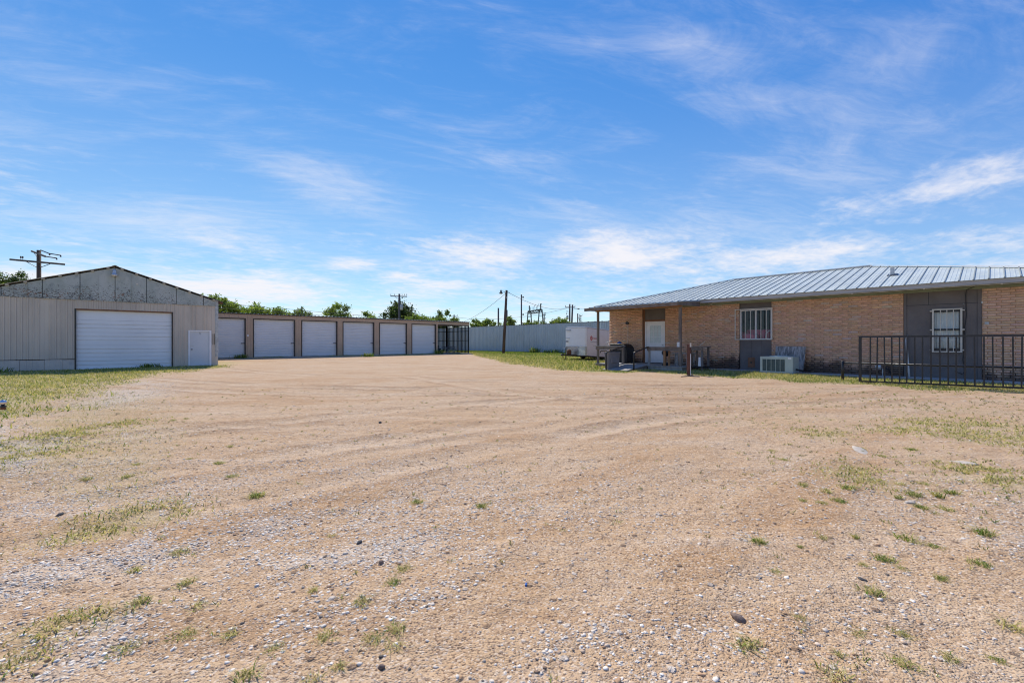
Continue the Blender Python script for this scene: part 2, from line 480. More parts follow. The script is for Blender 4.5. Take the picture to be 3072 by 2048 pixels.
# ---- surfaces with more than one layer
def mat_ground():
    b = NB('dirt_and_gravel')
    z = b.sep(b.attr('tint'))
    grav, grass, rust = z[0], z[1], z[2]
    a = b.noise(0.55, 6, 0.6, 0.4)
    fine = b.noise(11, 6, 0.7)
    c = b.mix(b.ramp(a, 0.34, 0.68), (0.505, 0.322, 0.175), (0.545, 0.385, 0.245))
    tk = b.sep(b.attr('track'))
    c = b.mix(b.ramp(rust, 0.2, 0.9, 0, 0.75), c, (0.44, 0.255, 0.12))
    c = b.mix(b.math('MULTIPLY', tk[0], 0.85), c, (0.61, 0.445, 0.295))
    c = b.mix(b.math('MULTIPLY', tk[1], 0.72), c, (0.34, 0.20, 0.10))
    st = b.noise(1.0, 6, 0.68, 0.3, vec=b.turned(YAW, 0.16, 2.6))           # scrape marks across the yard
    c = b.mix(b.ramp(st, 0.50, 0.70, 0, 0.60), c, (0.63, 0.475, 0.335))
    c = b.mix(b.ramp(st, 0.46, 0.30, 0, 0.70), c, (0.38, 0.225, 0.115))
    c = b.mix(b.ramp(b.noise(2.6, 5, 0.65), 0.45, 0.75, 0, 0.25), c, (0.60, 0.445, 0.295))
    c = b.mix(b.ramp(fine, 0.33, 0.62, 0.40, 0.0), c, (0.34, 0.21, 0.12))
    # grit: every cell is a little stone of its own tone
    vo = b.n('ShaderNodeTexVoronoi', feature='F1'); b.L.new(b.pos(), vo.inputs['Vector']); vo.inputs['Scale'].default_value = 95
    g = b.sep(vo.outputs['Color'])
    c = b.mix(b.ramp(g[0], 0.78, 0.82, 0, 0.45), c, (0.68, 0.57, 0.46))
    c = b.mix(b.ramp(g[1], 0.80, 0.84, 0, 0.60), c, (0.17, 0.105, 0.07))
    # clods and flat chips the size of a hand, thinly spread
    v3 = b.n('ShaderNodeTexVoronoi', feature='F1'); b.L.new(b.pos(), v3.inputs['Vector']); v3.inputs['Scale'].default_value = 17
    k3 = b.sep(v3.outputs['Color'])
    clod = b.math('MULTIPLY', b.ramp(k3[0], 0.90, 0.92), b.ramp(v3.outputs['Distance'], 0.42, 0.22))
    c = b.mix(b.math('MULTIPLY', clod, 0.75), c, b.mix(b.ramp(k3[1], 0.45, 0.55), (0.15, 0.095, 0.065), (0.56, 0.50, 0.44)))
    v2 = b.n('ShaderNodeTexVoronoi', feature='F1'); b.L.new(b.pos(), v2.inputs['Vector']); v2.inputs['Scale'].default_value = 42
    h = b.sep(v2.outputs['Color'])
    thr = b.math('SUBTRACT', 1.0, b.math('MULTIPLY', grav, 0.58))
    peb = b.ramp(b.math('SUBTRACT', h[0], thr), 0.0, 0.03)
    peb = b.math('MULTIPLY', peb, b.ramp(v2.outputs['Distance'], 0.62, 0.40))
    pc = b.mix(h[1], (0.56, 0.49, 0.42), (0.74, 0.67, 0.59))
    pc = b.mix(b.ramp(h[2], 0.72, 0.76), pc, (0.42, 0.30, 0.22))
    c = b.mix(b.math('MULTIPLY', peb, 0.92), c, pc)
    c = b.mix(b.ramp(grav, 0.6, 1.0, 0, 0.22), c, (0.62, 0.555, 0.48))
    # grass litter between the blades
    gl = b.ramp(b.noise(7, 5, 0.7), 0.3, 0.7)
    gc = b.mix(gl, (0.27, 0.265, 0.09), (0.47, 0.39, 0.19))
    c = b.mix(b.math('MULTIPLY', grass, 0.88), c, gc)
    hgt = b.math('ADD', b.math('MULTIPLY', b.ramp(v2.outputs['Distance'], 0.0, 0.6, 1, 0), b.math('ADD', b.math('MULTIPLY', peb, 1.0), 0.12)),
                 b.math('MULTIPLY', b.ramp(vo.outputs['Distance'], 0.0, 0.7, 1, 0), 0.4))
    nrm = b.bump(b.math('ADD', hgt, b.math('MULTIPLY', clod, 1.2)), 0.75, 0.014)
    nrm = b.bump(b.noise(4.5, 6, 0.65), 0.6, 0.07, nrm)
    nrm = b.bump(st, 0.5, 0.06, nrm)
    nrm = b.bump(fine, 0.4, 0.02, nrm)
    return b.done(c, 0.95, 0, nrm, 0.15)
M['ground'] = mat_ground()

def mat_tinted(name, rough=0.9, spec=0.2, trans=0.0, var=0.12, scale=30, bump=0.0, bs=60):
    """colour from the mesh's own tint, a little uneven; trans lets light through thin leaves"""
    b = NB(name)
    c = b.mix(b.ramp(b.noise(scale, 3), 0.3, 0.7, 0, 1), b.mix(1.0, b.attr('tint'), (1 - var,) * 3, 'MULTIPLY'), b.mix(1.0, b.attr('tint'), (1 + var,) * 3, 'MULTIPLY'))
    nrm = b.bump(b.noise(bs, 4), bump, 0.01) if bump else None
    b.done(c, rough, 0, nrm, spec)
    if trans:
        t = b.n('ShaderNodeBsdfTranslucent'); b.L.new(b.mix(1.0, c, (1.25, 1.25, 0.7), 'MULTIPLY'), t.inputs[0])
        ms = b.n('ShaderNodeMixShader'); ms.inputs[0].default_value = trans
        b.L.new(b.b.outputs[0], ms.inputs[1]); b.L.new(t.outputs[0], ms.inputs[2])
        b.L.new(ms.outputs[0], b.out.inputs[0])
    return b.m
M['pebble'] = mat_tinted('pebble_stone', 0.85, 0.25, 0, 0.15, 120)
M['blade'] = mat_tinted('grass_blade', 0.75, 0.25, 0.35, 0.1, 10)
M['leaf'] = mat_tinted('tree_leaf', 0.6, 0.3, 0.42, 0.15, 0.8)

def mat_brick():
    b = NB('worn_orange_brick')
    t = b.attr('tint')
    c = b.mix(b.ramp(b.noise(26, 5, 0.65), 0.32, 0.7), b.mix(1.0, t, (0.85, 0.84, 0.82), 'MULTIPLY'), b.mix(1.0, t, (1.10, 1.10, 1.10), 'MULTIPLY'))
    p = b.sep(b.pos())
    # pale scuffs and mildew that creeps up from the damp footing in uneven tongues
    c = b.mix(b.ramp(b.noise(3.2, 6, 0.7, 0.3, vec=b.mapped((1, 0.7, 2.0))), 0.60, 0.74, 0, 0.45), c, (0.50, 0.40, 0.33))
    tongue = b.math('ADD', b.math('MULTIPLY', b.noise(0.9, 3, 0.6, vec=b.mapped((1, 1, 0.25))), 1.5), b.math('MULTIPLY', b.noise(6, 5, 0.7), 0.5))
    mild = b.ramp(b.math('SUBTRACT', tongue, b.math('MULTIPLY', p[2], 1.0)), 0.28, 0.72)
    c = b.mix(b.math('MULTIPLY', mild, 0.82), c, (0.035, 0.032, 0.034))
    nrm = b.bump(b.noise(70, 5, 0.7), 0.5, 0.006)
    return b.done(c, 0.9, 0, nrm, 0.2)
M['brick'] = mat_brick()

def mat_mortar():
    b = NB('brown_mortar')
    p = b.sep(b.pos())
    c = b.mix(b.ramp(b.noise(9, 5), 0.3, 0.7), (0.46, 0.285, 0.185), (0.56, 0.36, 0.245))
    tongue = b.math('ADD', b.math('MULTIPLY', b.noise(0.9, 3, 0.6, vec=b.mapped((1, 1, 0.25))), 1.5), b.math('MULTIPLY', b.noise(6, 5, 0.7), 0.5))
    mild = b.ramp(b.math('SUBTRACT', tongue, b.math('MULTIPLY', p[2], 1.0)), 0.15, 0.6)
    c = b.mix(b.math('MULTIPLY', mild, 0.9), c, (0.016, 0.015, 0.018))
    return b.done(c, 0.95, 0, b.bump(b.noise(60, 4), 0.4, 0.006), 0.1)
M['mortar'] = mat_mortar()

def mat_gable():
    b = NB('peeling_galvanised_sheet')
    p = b.sep(b.pos())
    c = b.mix(b.ramp(b.noise(1.3, 6, 0.6, 0.3, vec=b.mapped((1, 1, 0.5))), 0.3, 0.7), (0.33, 0.36, 0.32), (0.48, 0.49, 0.45))
    c = b.mix(b.ramp(b.noise(2.1, 5, 0.6, 0.5, vec=b.mapped((1, 1, 1), loc=(9, 0, 4))), 0.55, 0.68, 0, 0.55), c, (0.19, 0.22, 0.22))
    # flaked spots, thick near the lower edge of the sheets and thin above
    low = b.ramp(b.math('ADD', b.math('SUBTRACT', p[2], 3.56), b.math('MULTIPLY', b.noise(0.7, 3), 0.9)), 0.35, 1.75, 0.14, -0.03)
    side = b.ramp(p[0], 1.6, 4.2, 0.0, 0.09)
    spots = b.noise(15, 4, 0.62, 1.2, vec=b.mapped((0.75, 1, 1.35)))
    s = b.ramp(b.math('ADD', b.math('SUBTRACT', low, side), spots), 0.635, 0.675)
    c = b.mix(b.math('MULTIPLY', s, 0.85), c, (0.07, 0.052, 0.045))
    c = b.mix(b.math('MULTIPLY', s, b.ramp(b.noise(3, 4), 0.58, 0.66, 0, 0.8)), c, (0.26, 0.095, 0.03))
    return b.done(c, 0.6, 0.15, b.bump(s, 0.3, 0.01), 0.35)
M['gable'] = mat_gable()

def mat_streaked():
    b = NB('streaked_grey_ply')
    n1 = b.noise(9, 6, 0.7, 0.2, vec=b.mapped((1, 1.6, 0.16)))
    c = b.mix(b.ramp(n1, 0.40, 0.62), (0.15, 0.14, 0.135), (0.44, 0.41, 0.38))
    return b.done(c, 0.9, 0, b.bump(n1, 0.4, 0.01), 0.2)
M['ply'] = mat_streaked()

def mat_glass():
    b = NB('window_glass')
    N, L = b.N, b.L
    tr = b.n('ShaderNodeBsdfTransparent'); tr.inputs[0].default_value = (0.90, 0.92, 0.92, 1)
    gl = b.n('ShaderNodeBsdfGlossy'); gl.inputs['Roughness'].default_value = 0.02; gl.inputs[0].default_value = (0.8, 0.85, 0.9, 1)
    fr = b.n('ShaderNodeLayerWeight'); fr.inputs[0].default_value = 0.5
    L.new(b.bump(b.noise(1.6, 2), 0.05, 0.02), gl.inputs['Normal'])
    f = b.math('ADD', b.math('MULTIPLY', b.math('POWER', fr.outputs['Facing'], 3.0), 0.5), 0.025)
    ms = b.n('ShaderNodeMixShader'); L.new(f, ms.inputs[0]); L.new(tr.outputs[0], ms.inputs[1]); L.new(gl.outputs[0], ms.inputs[2])
    L.new(ms.outputs[0], b.out.inputs[0])
    return b.m
M['glass'] = mat_glass()

def mat_stone(name, col, col2):
    b = NB(name)
    n1 = b.noise(55, 6, 0.65)
    return b.done(b.mix(b.ramp(n1, 0.3, 0.7), col, col2), 0.9, 0, b.bump(n1, 0.5, 0.01), 0.2)
M['stone_brown'] = mat_stone('brown_stone', (0.16, 0.11, 0.085), (0.27, 0.20, 0.16))
M['stone_dark'] = mat_stone('dark_stone', (0.05, 0.05, 0.055), (0.11, 0.105, 0.10))
M['stone_pale'] = mat_stone('pale_stone', (0.50, 0.46, 0.42), (0.66, 0.63, 0.59))

M['stone_slab'] = mat_stone('dusty_slab', (0.40, 0.34, 0.28), (0.55, 0.48, 0.41))

# ------------------------------------------------------------------ ground
def gbase(x, y):
    a = smoothstep(32, 39, y); b = 0.75 * smoothstep(11, 22, x)
    return 0.16 * (1 - (1 - a) * (1 - b))

def seg_dist(x, y, pts):
    d = np.full(np.shape(x), 1e9)
    for (x0, y0), (x1, y1) in zip(pts[:-1], pts[1:]):
        L2 = (x1 - x0) ** 2 + (y1 - y0) ** 2
        t = np.clip(((x - x0) * (x1 - x0) + (y - y0) * (y1 - y0)) / L2, 0, 1)
        d = np.minimum(d, np.hypot(x - x0 - t * (x1 - x0), y - y0 - t * (y1 - y0)))
    return d

# wheel tracks: worn by cars turning between the shop, the stores and the gate
def arc(pts, n=24):
    P = [Vector((a, b, 0)) for a, b in pts]; out = []
    for i in range(n + 1):
        t = i / n * (len(P) - 1); k = min(int(t), len(P) - 2); f = t - k
        p0, p1, p2, p3 = P[max(k - 1, 0)], P[k], P[k + 1], P[min(k + 2, len(P) - 1)]
        q = 0.5 * ((2 * p1) + (p2 - p0) * f + (2 * p0 - 5 * p1 + 4 * p2 - p3) * f * f + (3 * p1 - p0 - 3 * p2 + p3) * f ** 3)
        out.append((q.x, q.y))
    return out
TRACKS = [arc([(-6, 4.7), (0, 4.5), (4, 4.3), (9, 3.6), (16, 1.0)]), arc([(-6, 6.3), (0, 6.0), (4, 5.7), (9, 5.0), (16, 2.4)]),
          arc([(-2, 26), (2, 15), (7, 9.6), (13, 4.6), (22, -3)]), arc([(-0.4, 27), (3.4, 16), (8.2, 10.6), (14, 5.8), (23, -2)]),
          arc([(3, 34), (6, 20), (10, 12), (16, 5.5), (24, 0)]), arc([(12, 38), (12.5, 24), (14, 14), (17, 6)]),
          arc([(9, 16), (8.2, 9), (9.5, 5.2), (14, 2.2), (20, 0)]), arc([(-5, 9.4), (0, 8.6), (5, 8.0), (10, 6.8), (16, 3.6)])]

def track_depth(x, y, both=False):
    d = np.zeros(np.shape(x)); e = np.zeros(np.shape(x))
    for i, t in enumerate(TRACKS):
        w = 0.20
        s = seg_dist(x, y, t)
        m = 0.35 + 0.65 * smoothstep(0.35, 0.65, vnoise(x * 0.45, y * 0.45, 70 + i))
        d = np.maximum(d, np.exp(-(s / w) ** 2) * m)
        e = np.maximum(e, np.exp(-((s - 0.39) / 0.12) ** 2) * m)
    return (d, e * (1 - d)) if both else d

CA, SA = math.cos(YAW), math.sin(YAW)
def streaks(x, y):
    """long scrape marks across the yard"""
    r = CA * x - SA * y; f = SA * x + CA * y
    s1 = fbm(r * 0.16, f * 1.7, 40, 4, 0.6)
    s2 = fbm(x * 0.22 + 3, y * 2.3, 41, 4, 0.6)
    k = smoothstep(4, 9, f)
    return s1 * k + s2 * (1 - k)

def gz(x, y):
    x = np.asarray(x, float); y = np.asarray(y, float)
    d = np.hypot(x, y)
    near = smoothstep(40, 14, d)
    h = (fbm(x * 0.35, y * 0.35, 1, 3) - 0.5) * 0.07
    h = h + (fbm(x * 1.7, y * 1.7, 2, 3) - 0.5) * 0.035 + (streaks(x, y) - 0.5) * 0.05
    td, te = track_depth(x, y, True)
    h = h - 0.030 * td + 0.026 * te * (0.5 + vnoise(x * 3, y * 3, 77))
    h = h + (vnoise(x * 5.5, y * 5.5, 3) - 0.5) * 0.012
    return gbase(x, y) + h * near - 0.004

def gravel_mask(x, y):
    x = np.asarray(x, float); y = np.asarray(y, float)
    f = SA * x + CA * y; r = CA * x - SA * y
    u = r / np.maximum(f, 0.3)
    n1 = fbm(x * 0.55, y * 1.25, 10, 4, 0.55); n2 = fbm(x * 2.2, y * 3.4, 11, 4, 0.6)
    m = smoothstep(0.42, 0.66, n1 * 0.62 + n2 * 0.38)
    left = smoothstep(0.95, -0.55, u)                       # more stone to the left of the yard
    nearw = smoothstep(6.0, 2.0, f)
    g = m * (0.16 + 0.84 * nearw * (0.30 + 0.70 * left)) + 0.28 * nearw * smoothstep(0.1, -0.8, u) * n2
    # pale gravel bank along the left edge
    e = smoothstep(0.9, -0.9, x - 0.02 * y) * smoothstep(4, 8, y) * smoothstep(19, 13, y)
    g = np.maximum(g, e * smoothstep(0.34, 0.54, fbm(x * 0.8, y * 0.35, 12, 4)) * 1.0)
    e2 = smoothstep(2.2, 0.0, np.abs(x - 0.5 - 0.12 * (y - 17))) * smoothstep(11, 14, y) * smoothstep(25, 21, y)
    g = np.maximum(g, e2 * smoothstep(0.38, 0.58, fbm(x * 0.5, y * 0.9, 13, 4)) * 1.0)
    g = g * (1 - 0.8 * track_depth(x, y) * smoothstep(0.4, 0.6, vnoise(x * 0.6, y * 0.6, 15)))
    g = g + 0.55 * track_depth(x, y, True)[1] * smoothstep(9, 3, f) * (0.4 + n2)
    return np.clip(g, 0, 1)

def pw(v, pts):
    return np.interp(v, [p[0] for p in pts], [p[1] for p in pts])

DRY = [(0.1, 4.6, .5), (-0.06, 4.51, .35), (0.3, 4.63, .35), (-0.15, 3.07, .2), (-0.24, 3.07, .2), (-0.04, 3.03, .15), (-0.3, 2.92, .2), (-0.33, 2.86, .15),
       (-0.88, 8.02, .7), (-0.67, 7.98, .5), (8.05, 1.82, .6), (5.8, 0.95, .5), (5.65, 0.81, .4), (6.79, 0.21, .5), (6.77, 0.1, .4), (6.89, -0.05, .5), (6.6, -0.18, .6),
       (9.2, 0.44, .7), (10.94, -0.08, 1.0), (9.47, -0.23, .9), (9.18, 0.99, .6), (10.27, 0.77, .7), (-0.65, 9.31, .8), (-0.91, 8.97, .8), (-0.31, 9.66, .6), (0.08, 10.08, .5)]
def grass_mask(x, y):
    """returns density of green lawn, of dry patches"""
    x = np.asarray(x, float); y = np.asarray(y, float)
    n = fbm(x * 0.7, y * 0.7, 20, 4); nf = fbm(x * 2.5, y * 2.5, 21, 3)
    bx = pw(y, [(8, -2.2), (11.9, -1.6), (13.1, -1.1), (17.8, -0.5), (23.3, 0.9), (27, 3.0), (28.5, 4.4), (31.5, 5.2), (34, 6.5), (36, 5)])
    lawn = smoothstep(0.9, -0.9, x - bx + (n - 0.5) * 3.2) * smoothstep(9.5, 12, y) * smoothstep(41, 39.5, y)
    lawn = lawn * (0.35 + 0.65 * smoothstep(0.35, 0.58, n * 0.5 + nf * 0.5))
    hx = pw(y, [(-6, 17.0), (9, 17.25), (10.5, 17.6), (11.0, 15.9), (14.5, 15.9), (21.7, 19.0), (28, 22.8), (35, 27), (39.6, 30.2), (41, 30.3)])
    back = smoothstep(-0.35, 0.5, x - hx + (n - 0.5) * 1.3 + (nf - 0.5) * 0.6)
    strip = smoothstep(20.6, 20.2, x)
    back = back * np.where(y < 9.3, strip, 1.0)
    back = back * np.where(y < 12.5, 0.75 + 0.25 * smoothstep(0.4, 0.6, nf), 1.0)
    stores = smoothstep(0.45, 0.0, np.abs(y - 37.4 - 0.6 * np.sin(x * 0.35))) * smoothstep(0.50, 0.66, fbm(x * 0.45, y * 0.6, 24, 3)) * smoothstep(32, 29, x) * smoothstep(5, 7, x)
    foot = smoothstep(0.5, 0.1, np.abs(y - 39.75)) * smoothstep(0.52, 0.62, vnoise(x * 0.8, y, 25)) * smoothstep(30, 29, x) * smoothstep(5, 6, x)
    green = np.clip(np.maximum(np.maximum(lawn, back), np.maximum(stores * 0.7, foot * 0.8)), 0, 1)
    dry = np.zeros(np.shape(x))
    for px, py, r in DRY:
        dry = np.maximum(dry, np.exp(-(((x - px) / (r * 0.9)) ** 2 + ((y - py) / (r * 0.7)) ** 2)))
    dry = dry * smoothstep(0.36, 0.6, nf)
    far = smoothstep(7, 9.5, x) * smoothstep(15, 11, x) * smoothstep(4.5, 1.0, y - 0.2 * (9 - x)) * smoothstep(0.5, 0.66, n * 0.5 + nf * 0.5) * 0.5
    edge = smoothstep(1.6, -0.6, x) * smoothstep(3.5, 5.5, y) * smoothstep(18, 13, y) * smoothstep(0.46, 0.64, fbm(x * 0.9, y * 0.5, 26, 4)) * 0.7
    dry = np.clip(np.maximum(dry, np.maximum(far, edge)), 0, 1)
    return green, dry

def spaced(parts):
    out = []
    for a, b, s in parts:
        out += list(np.arange(a, b - 1e-6, s))
    return out
def tail(a, sgn, s, end=1500):
    o, v = [], a
    while abs(v) < end:
        v += sgn * s; s *= 1.35; o.append(v)
    return o
gx = np.array(sorted(tail(-6, -1, 0.6)) + spaced([(-6, -1.5, 0.3), (-1.5, 8, 0.055), (8, 13, 0.11), (13, 23, 0.25), (23, 46, 0.7)]) + [46.0] + tail(46, 1, 1.0))
gy = np.array(sorted(tail(-3, -1, 0.6)) + spaced([(-3, -0.6, 0.2), (-0.6, 8.5, 0.055), (8.5, 14, 0.11), (14, 32, 0.28), (32, 62, 0.7)]) + [62.0] + tail(62, 1, 1.2))
GX, GY = np.meshgrid(gx, gy, indexing='ij')
fx, fy = GX.ravel(), GY.ravel()
Vg = np.stack([fx, fy, gz(fx, fy)], 1)
gr = gravel_mask(fx, fy)
g1, g2 = grass_mask(fx, fy)
st = streaks(fx, fy)
far_green = smoothstep(45, 70, np.hypot(fx, fy))
tr_ = track_depth(fx, fy)
rust = np.clip(smoothstep(0.48, 0.66, st * 0.6 + fbm(fx * 0.5, fy * 0.9, 30, 4) * 0.4) * 0.8 + 0.35 * tr_, 0, 1)
gg = np.clip(np.maximum(np.maximum(g1, g2 * 0.34), far_green), 0, 1)
i = np.arange(len(gx) - 1)[:, None] * len(gy) + np.arange(len(gy) - 1)[None, :]
i = i.ravel()
Fg = np.stack([i, i + len(gy), i + len(gy) + 1, i + 1], 1)
me = np_mesh('ground', Vg, Fg, M['ground'], np.stack([gr, gg, rust], 1), True, 4)
ta, tb = track_depth(fx, fy, True)
at_ = me.color_attributes.new('track', 'FLOAT_COLOR', 'POINT')
at_.data.foreach_set('color', np.stack([ta, tb, 0 * ta, 1 + 0 * ta], 1).astype(np.float32).ravel())
ground = kind(link('ground', me), 'structure')

# ---- loose stones lying on the yard (nobody could count them)
ICO = None
def ico():
    p = (1 + 5 ** 0.5) / 2
    v = np.array([(-1, p, 0), (1, p, 0), (-1, -p, 0), (1, -p, 0), (0, -1, p), (0, 1, p), (0, -1, -p), (0, 1, -p), (p, 0, -1), (p, 0, 1), (-p, 0, -1), (-p, 0, 1)], float)
    v /= np.linalg.norm(v[0])
    f = np.array([(0, 11, 5), (0, 5, 1), (0, 1, 7), (0, 7, 10), (0, 10, 11), (1, 5, 9), (5, 11, 4), (11, 10, 2), (10, 7, 6), (7, 1, 8), (3, 9, 4), (3, 4, 2), (3, 2, 6), (3, 6, 8), (3, 8, 9), (4, 9, 5), (2, 4, 11), (6, 2, 10), (8, 6, 7), (9, 8, 1)])
    return v, f
OCT = (np.array([(1, 0, 0), (-1, 0, 0), (0, 1, 0), (0, -1, 0), (0, 0, 1), (0, 0, -0.6)], float), np.array([(0, 2, 4), (2, 1, 4), (1, 3, 4), (3, 0, 4), (2, 0, 5), (1, 2, 5), (3, 1, 5), (0, 3, 5)]))

def scatter_yard(n, f0, f1, power=1.0):
    """points on the ground in front of the camera, even per square metre"""
    f = np.sqrt(rng.random(n) * (f1 ** 2 - f0 ** 2) + f0 ** 2)
    u = (rng.random(n) * 2 - 1) * 1.32
    r = u * f
    return SA * f + CA * r, CA * f - SA * r, f

def stones(name, n, f0, f1, rmin, rmed, rmax, shape, dens):
    x, y, f = scatter_yard(n, f0, f1)
    keep = rng.random(n) < dens(x, y, f)
    x, y, f = x[keep], y[keep], f[keep]
    k = len(x)
    rad = np.clip(rmed * np.exp(rng.normal(0, 0.42, k)), rmin, rmax)
    B, T = shape
    nv = len(B)
    P = np.repeat(B[None], k, 0) * (1 + rng.normal(0, 0.16, (k, nv, 1)))
    P[:, :, 0] *= (0.85 + 0.5 * rng.random(k))[:, None]
    P[:, :, 2] *= (0.28 + 0.30 * rng.random(k))[:, None]
    a = rng.random(k) * 6.283
    ca, sa = np.cos(a)[:, None], np.sin(a)[:, None]
    X, Y = P[:, :, 0] * ca - P[:, :, 1] * sa, P[:, :, 0] * sa + P[:, :, 1] * ca
    tz = rng.normal(0, 0.2, (k, 1))
    Z = P[:, :, 2] + X * tz
    V = np.stack([X * rad[:, None] + x[:, None], Y * rad[:, None] + y[:, None], Z * rad[:, None] + (gz(x, y) + rad * 0.06)[:, None]], 2).reshape(-1, 3)
    F = (T[None] + (np.arange(k) * nv)[:, None, None]).reshape(-1, 3)
    pal = np.array([(.70, .62, .53), (.56, .48, .40), (.76, .69, .60), (.42, .36, .30), (.54, .39, .27), (.42, .26, .15), (.28, .185, .12), (.16, .13, .105), (.64, .50, .38)])
    grv = gravel_mask(x, y)
    w1 = np.array([.26, .20, .18, .10, .10, .05, .04, .02, .05]); w2 = np.array([.10, .08, .08, .05, .20, .22, .13, .04, .10])
    c1 = rng.choice(len(pal), k, p=w1 / w1.sum()); c2 = rng.choice(len(pal), k, p=w2 / w2.sum())
    ci = np.where(rng.random(k) < 0.25 + 0.75 * grv, c1, c2)
    col = pal[ci] * (0.85 + 0.3 * rng.random((k, 1)))
    return np_mesh(name, V, F, M['pebble'], np.repeat(col, nv, 0)), k

me, n_ = stones('loose_gravel', 150000, 1.55, 5.2, 0.0025, 0.0052, 0.014, ico(), lambda x, y, f: 0.08 + 0.50 * gravel_mask(x, y) ** 1.2)
kind(tag(link('loose_gravel', me), 'small white and tan pebbles strewn over the near dirt yard', 'gravel'), 'stuff')
me, n_ = stones('coarse_gravel', 110000, 5.0, 15, 0.005, 0.009, 0.02, OCT, lambda x, y, f: (0.07 + 0.55 * gravel_mask(x, y)) * (1 - 0.6 * smoothstep(7, 15, f)))
kind(tag(link('coarse_gravel', me), 'thin scatter of pebbles over the middle of the dirt yard', 'gravel'), 'stuff')

# ---- grass
def blades(x, y, h, w, lean, col, z=None, two=True):
    """bent blades of grass: V, F, tint"""
    k = len(x)
    a = rng.random(k) * 6.283
    dx, dy = np.cos(a), np.sin(a)
    z = gz(x, y) if z is None else z
    b = rng.random(k) * 6.283
    sx, sy = np.cos(b) * w / 2, np.sin(b) * w / 2
    ln = lean * (0.4 + 1.2 * rng.random(k))
    P = np.zeros((k, 5, 3))
    P[:, 0] = np.stack([x - sx, y - sy, z - 0.01], 1); P[:, 1] = np.stack([x + sx, y + sy, z - 0.01], 1)
    mx, my, mz = x + dx * ln * h * 0.35, y + dy * ln * h * 0.35, z + h * 0.6
    P[:, 2] = np.stack([mx + sx * .75, my + sy * .75, mz], 1); P[:, 3] = np.stack([mx - sx * .75, my - sy * .75, mz], 1)
    P[:, 4] = np.stack([x + dx * ln * h, y + dy * ln * h, z + h * (1.05 - 0.45 * np.minimum(ln, 1.6))], 1)
    if two:
        T = np.array([(0, 1, 2), (0, 2, 3), (3, 2, 4)])
        V, nv = P.reshape(-1, 3), 5
    else:
        V, nv = P[:, (0, 1, 4)].reshape(-1, 3), 3
        T = np.array([(0, 1, 2)])
    F = (T[None] + (np.arange(k) * nv)[:, None, None]).reshape(-1, 3)
    return V, F, np.repeat(col, nv, 0)

GREEN = np.array([(.12, .19, .03), (.17, .25, .04), (.22, .28, .06), (.29, .31, .08), (.08, .14, .025)])
STRAW = np.array([(.56, .46, .22), (.48, .41, .18), (.64, .55, .30), (.42, .38, .15), (.34, .34, .12)])
def grass_cols(k, fresh):
    g = GREEN[rng.integers(0, 5, k)]; s = STRAW[rng.integers(0, 5, k)]
    return np.where((rng.random(k) < fresh)[:, None], g, s) * (0.8 + 0.4 * rng.random((k, 1)))

def lawn(name, label, x0, x1, y0, y1, n, h, w, which, fresh, clear=None):
    x = x0 + (x1 - x0) * rng.random(n); y = y0 + (y1 - y0) * rng.random(n)
    d = grass_mask(x, y)[which]
    if clear is not None: d = np.where(clear(x, y), 0, d)
    k = rng.random(n) < d
    x, y = x[k], y[k]
    hh = h * (0.45 + 0.9 * rng.random(len(x))) * (0.7 + 0.8 * vnoise(x * 1.3, y * 1.3, 50))
    fr = fresh(x, y) if callable(fresh) else fresh
    V, F, T = blades(x, y, hh, w * (0.7 + 0.6 * rng.random(len(x))), 0.8, grass_cols(len(x), fr), None, False)
    kind(tag(link(name, np_mesh(name, V, F, M['blade'], T)), label, 'grass'), 'stuff')

lawn('lawn_grass', 'yellow green grass in front of the beige metal shop', -6, 6, 10, 31.4, 95000, 0.085, 0.028, 0,
     lambda x, y: 0.24 + 0.30 * smoothstep(24, 30, y) + 0.25 * (vnoise(x * 0.5, y * 0.5, 60) - 0.5))
lawn('verge_grass', 'strip of dry and green grass along the brick house wall', 16.4, 20.35, -3, 12.4, 42000, 0.085, 0.022, 0,
     lambda x, y: 0.32 + 0.5 * (vnoise(x * 0.8, y * 0.8, 61) - 0.4) + 0.3 * smoothstep(17.6, 17.0, x), lambda x, y: ((x > 18.9) & (y > 9.2)) | ((x > 17.1) & (y > 11.0) & (y < 12.5)))
lawn('lot_grass', 'bright green grass of the back lot between porch and metal fence', 15.2, 38, 12.4, 56, 150000, 0.13, 0.05, 0,
     lambda x, y: 0.55 + 0.5 * smoothstep(26, 37, x) + 0.3 * (vnoise(x * 0.4, y * 0.4, 62) - 0.6) - 0.4 * smoothstep(2.2, 0.2, x - pw(y, [(11, 15.9), (14.5, 15.9), (21.7, 19), (28, 22.8), (35, 27), (40, 30.2)])),
     lambda x, y: ((x > 18.8) & (y < 14.5)) | ((x < 30.2) & (y > 39.6)) | ((x > 21.3) & (y < 15.3)))
lawn('footing_weeds', 'low green weeds along the foot of the tan storage row', 5, 30, 36, 40, 16000, 0.12, 0.035, 0, 0.7)
lawn('dry_grass', 'thin straw coloured grass patches spread over the dirt yard', -3, 14, -1.2, 18, 75000, 0.042, 0.009, 1, 0.30)

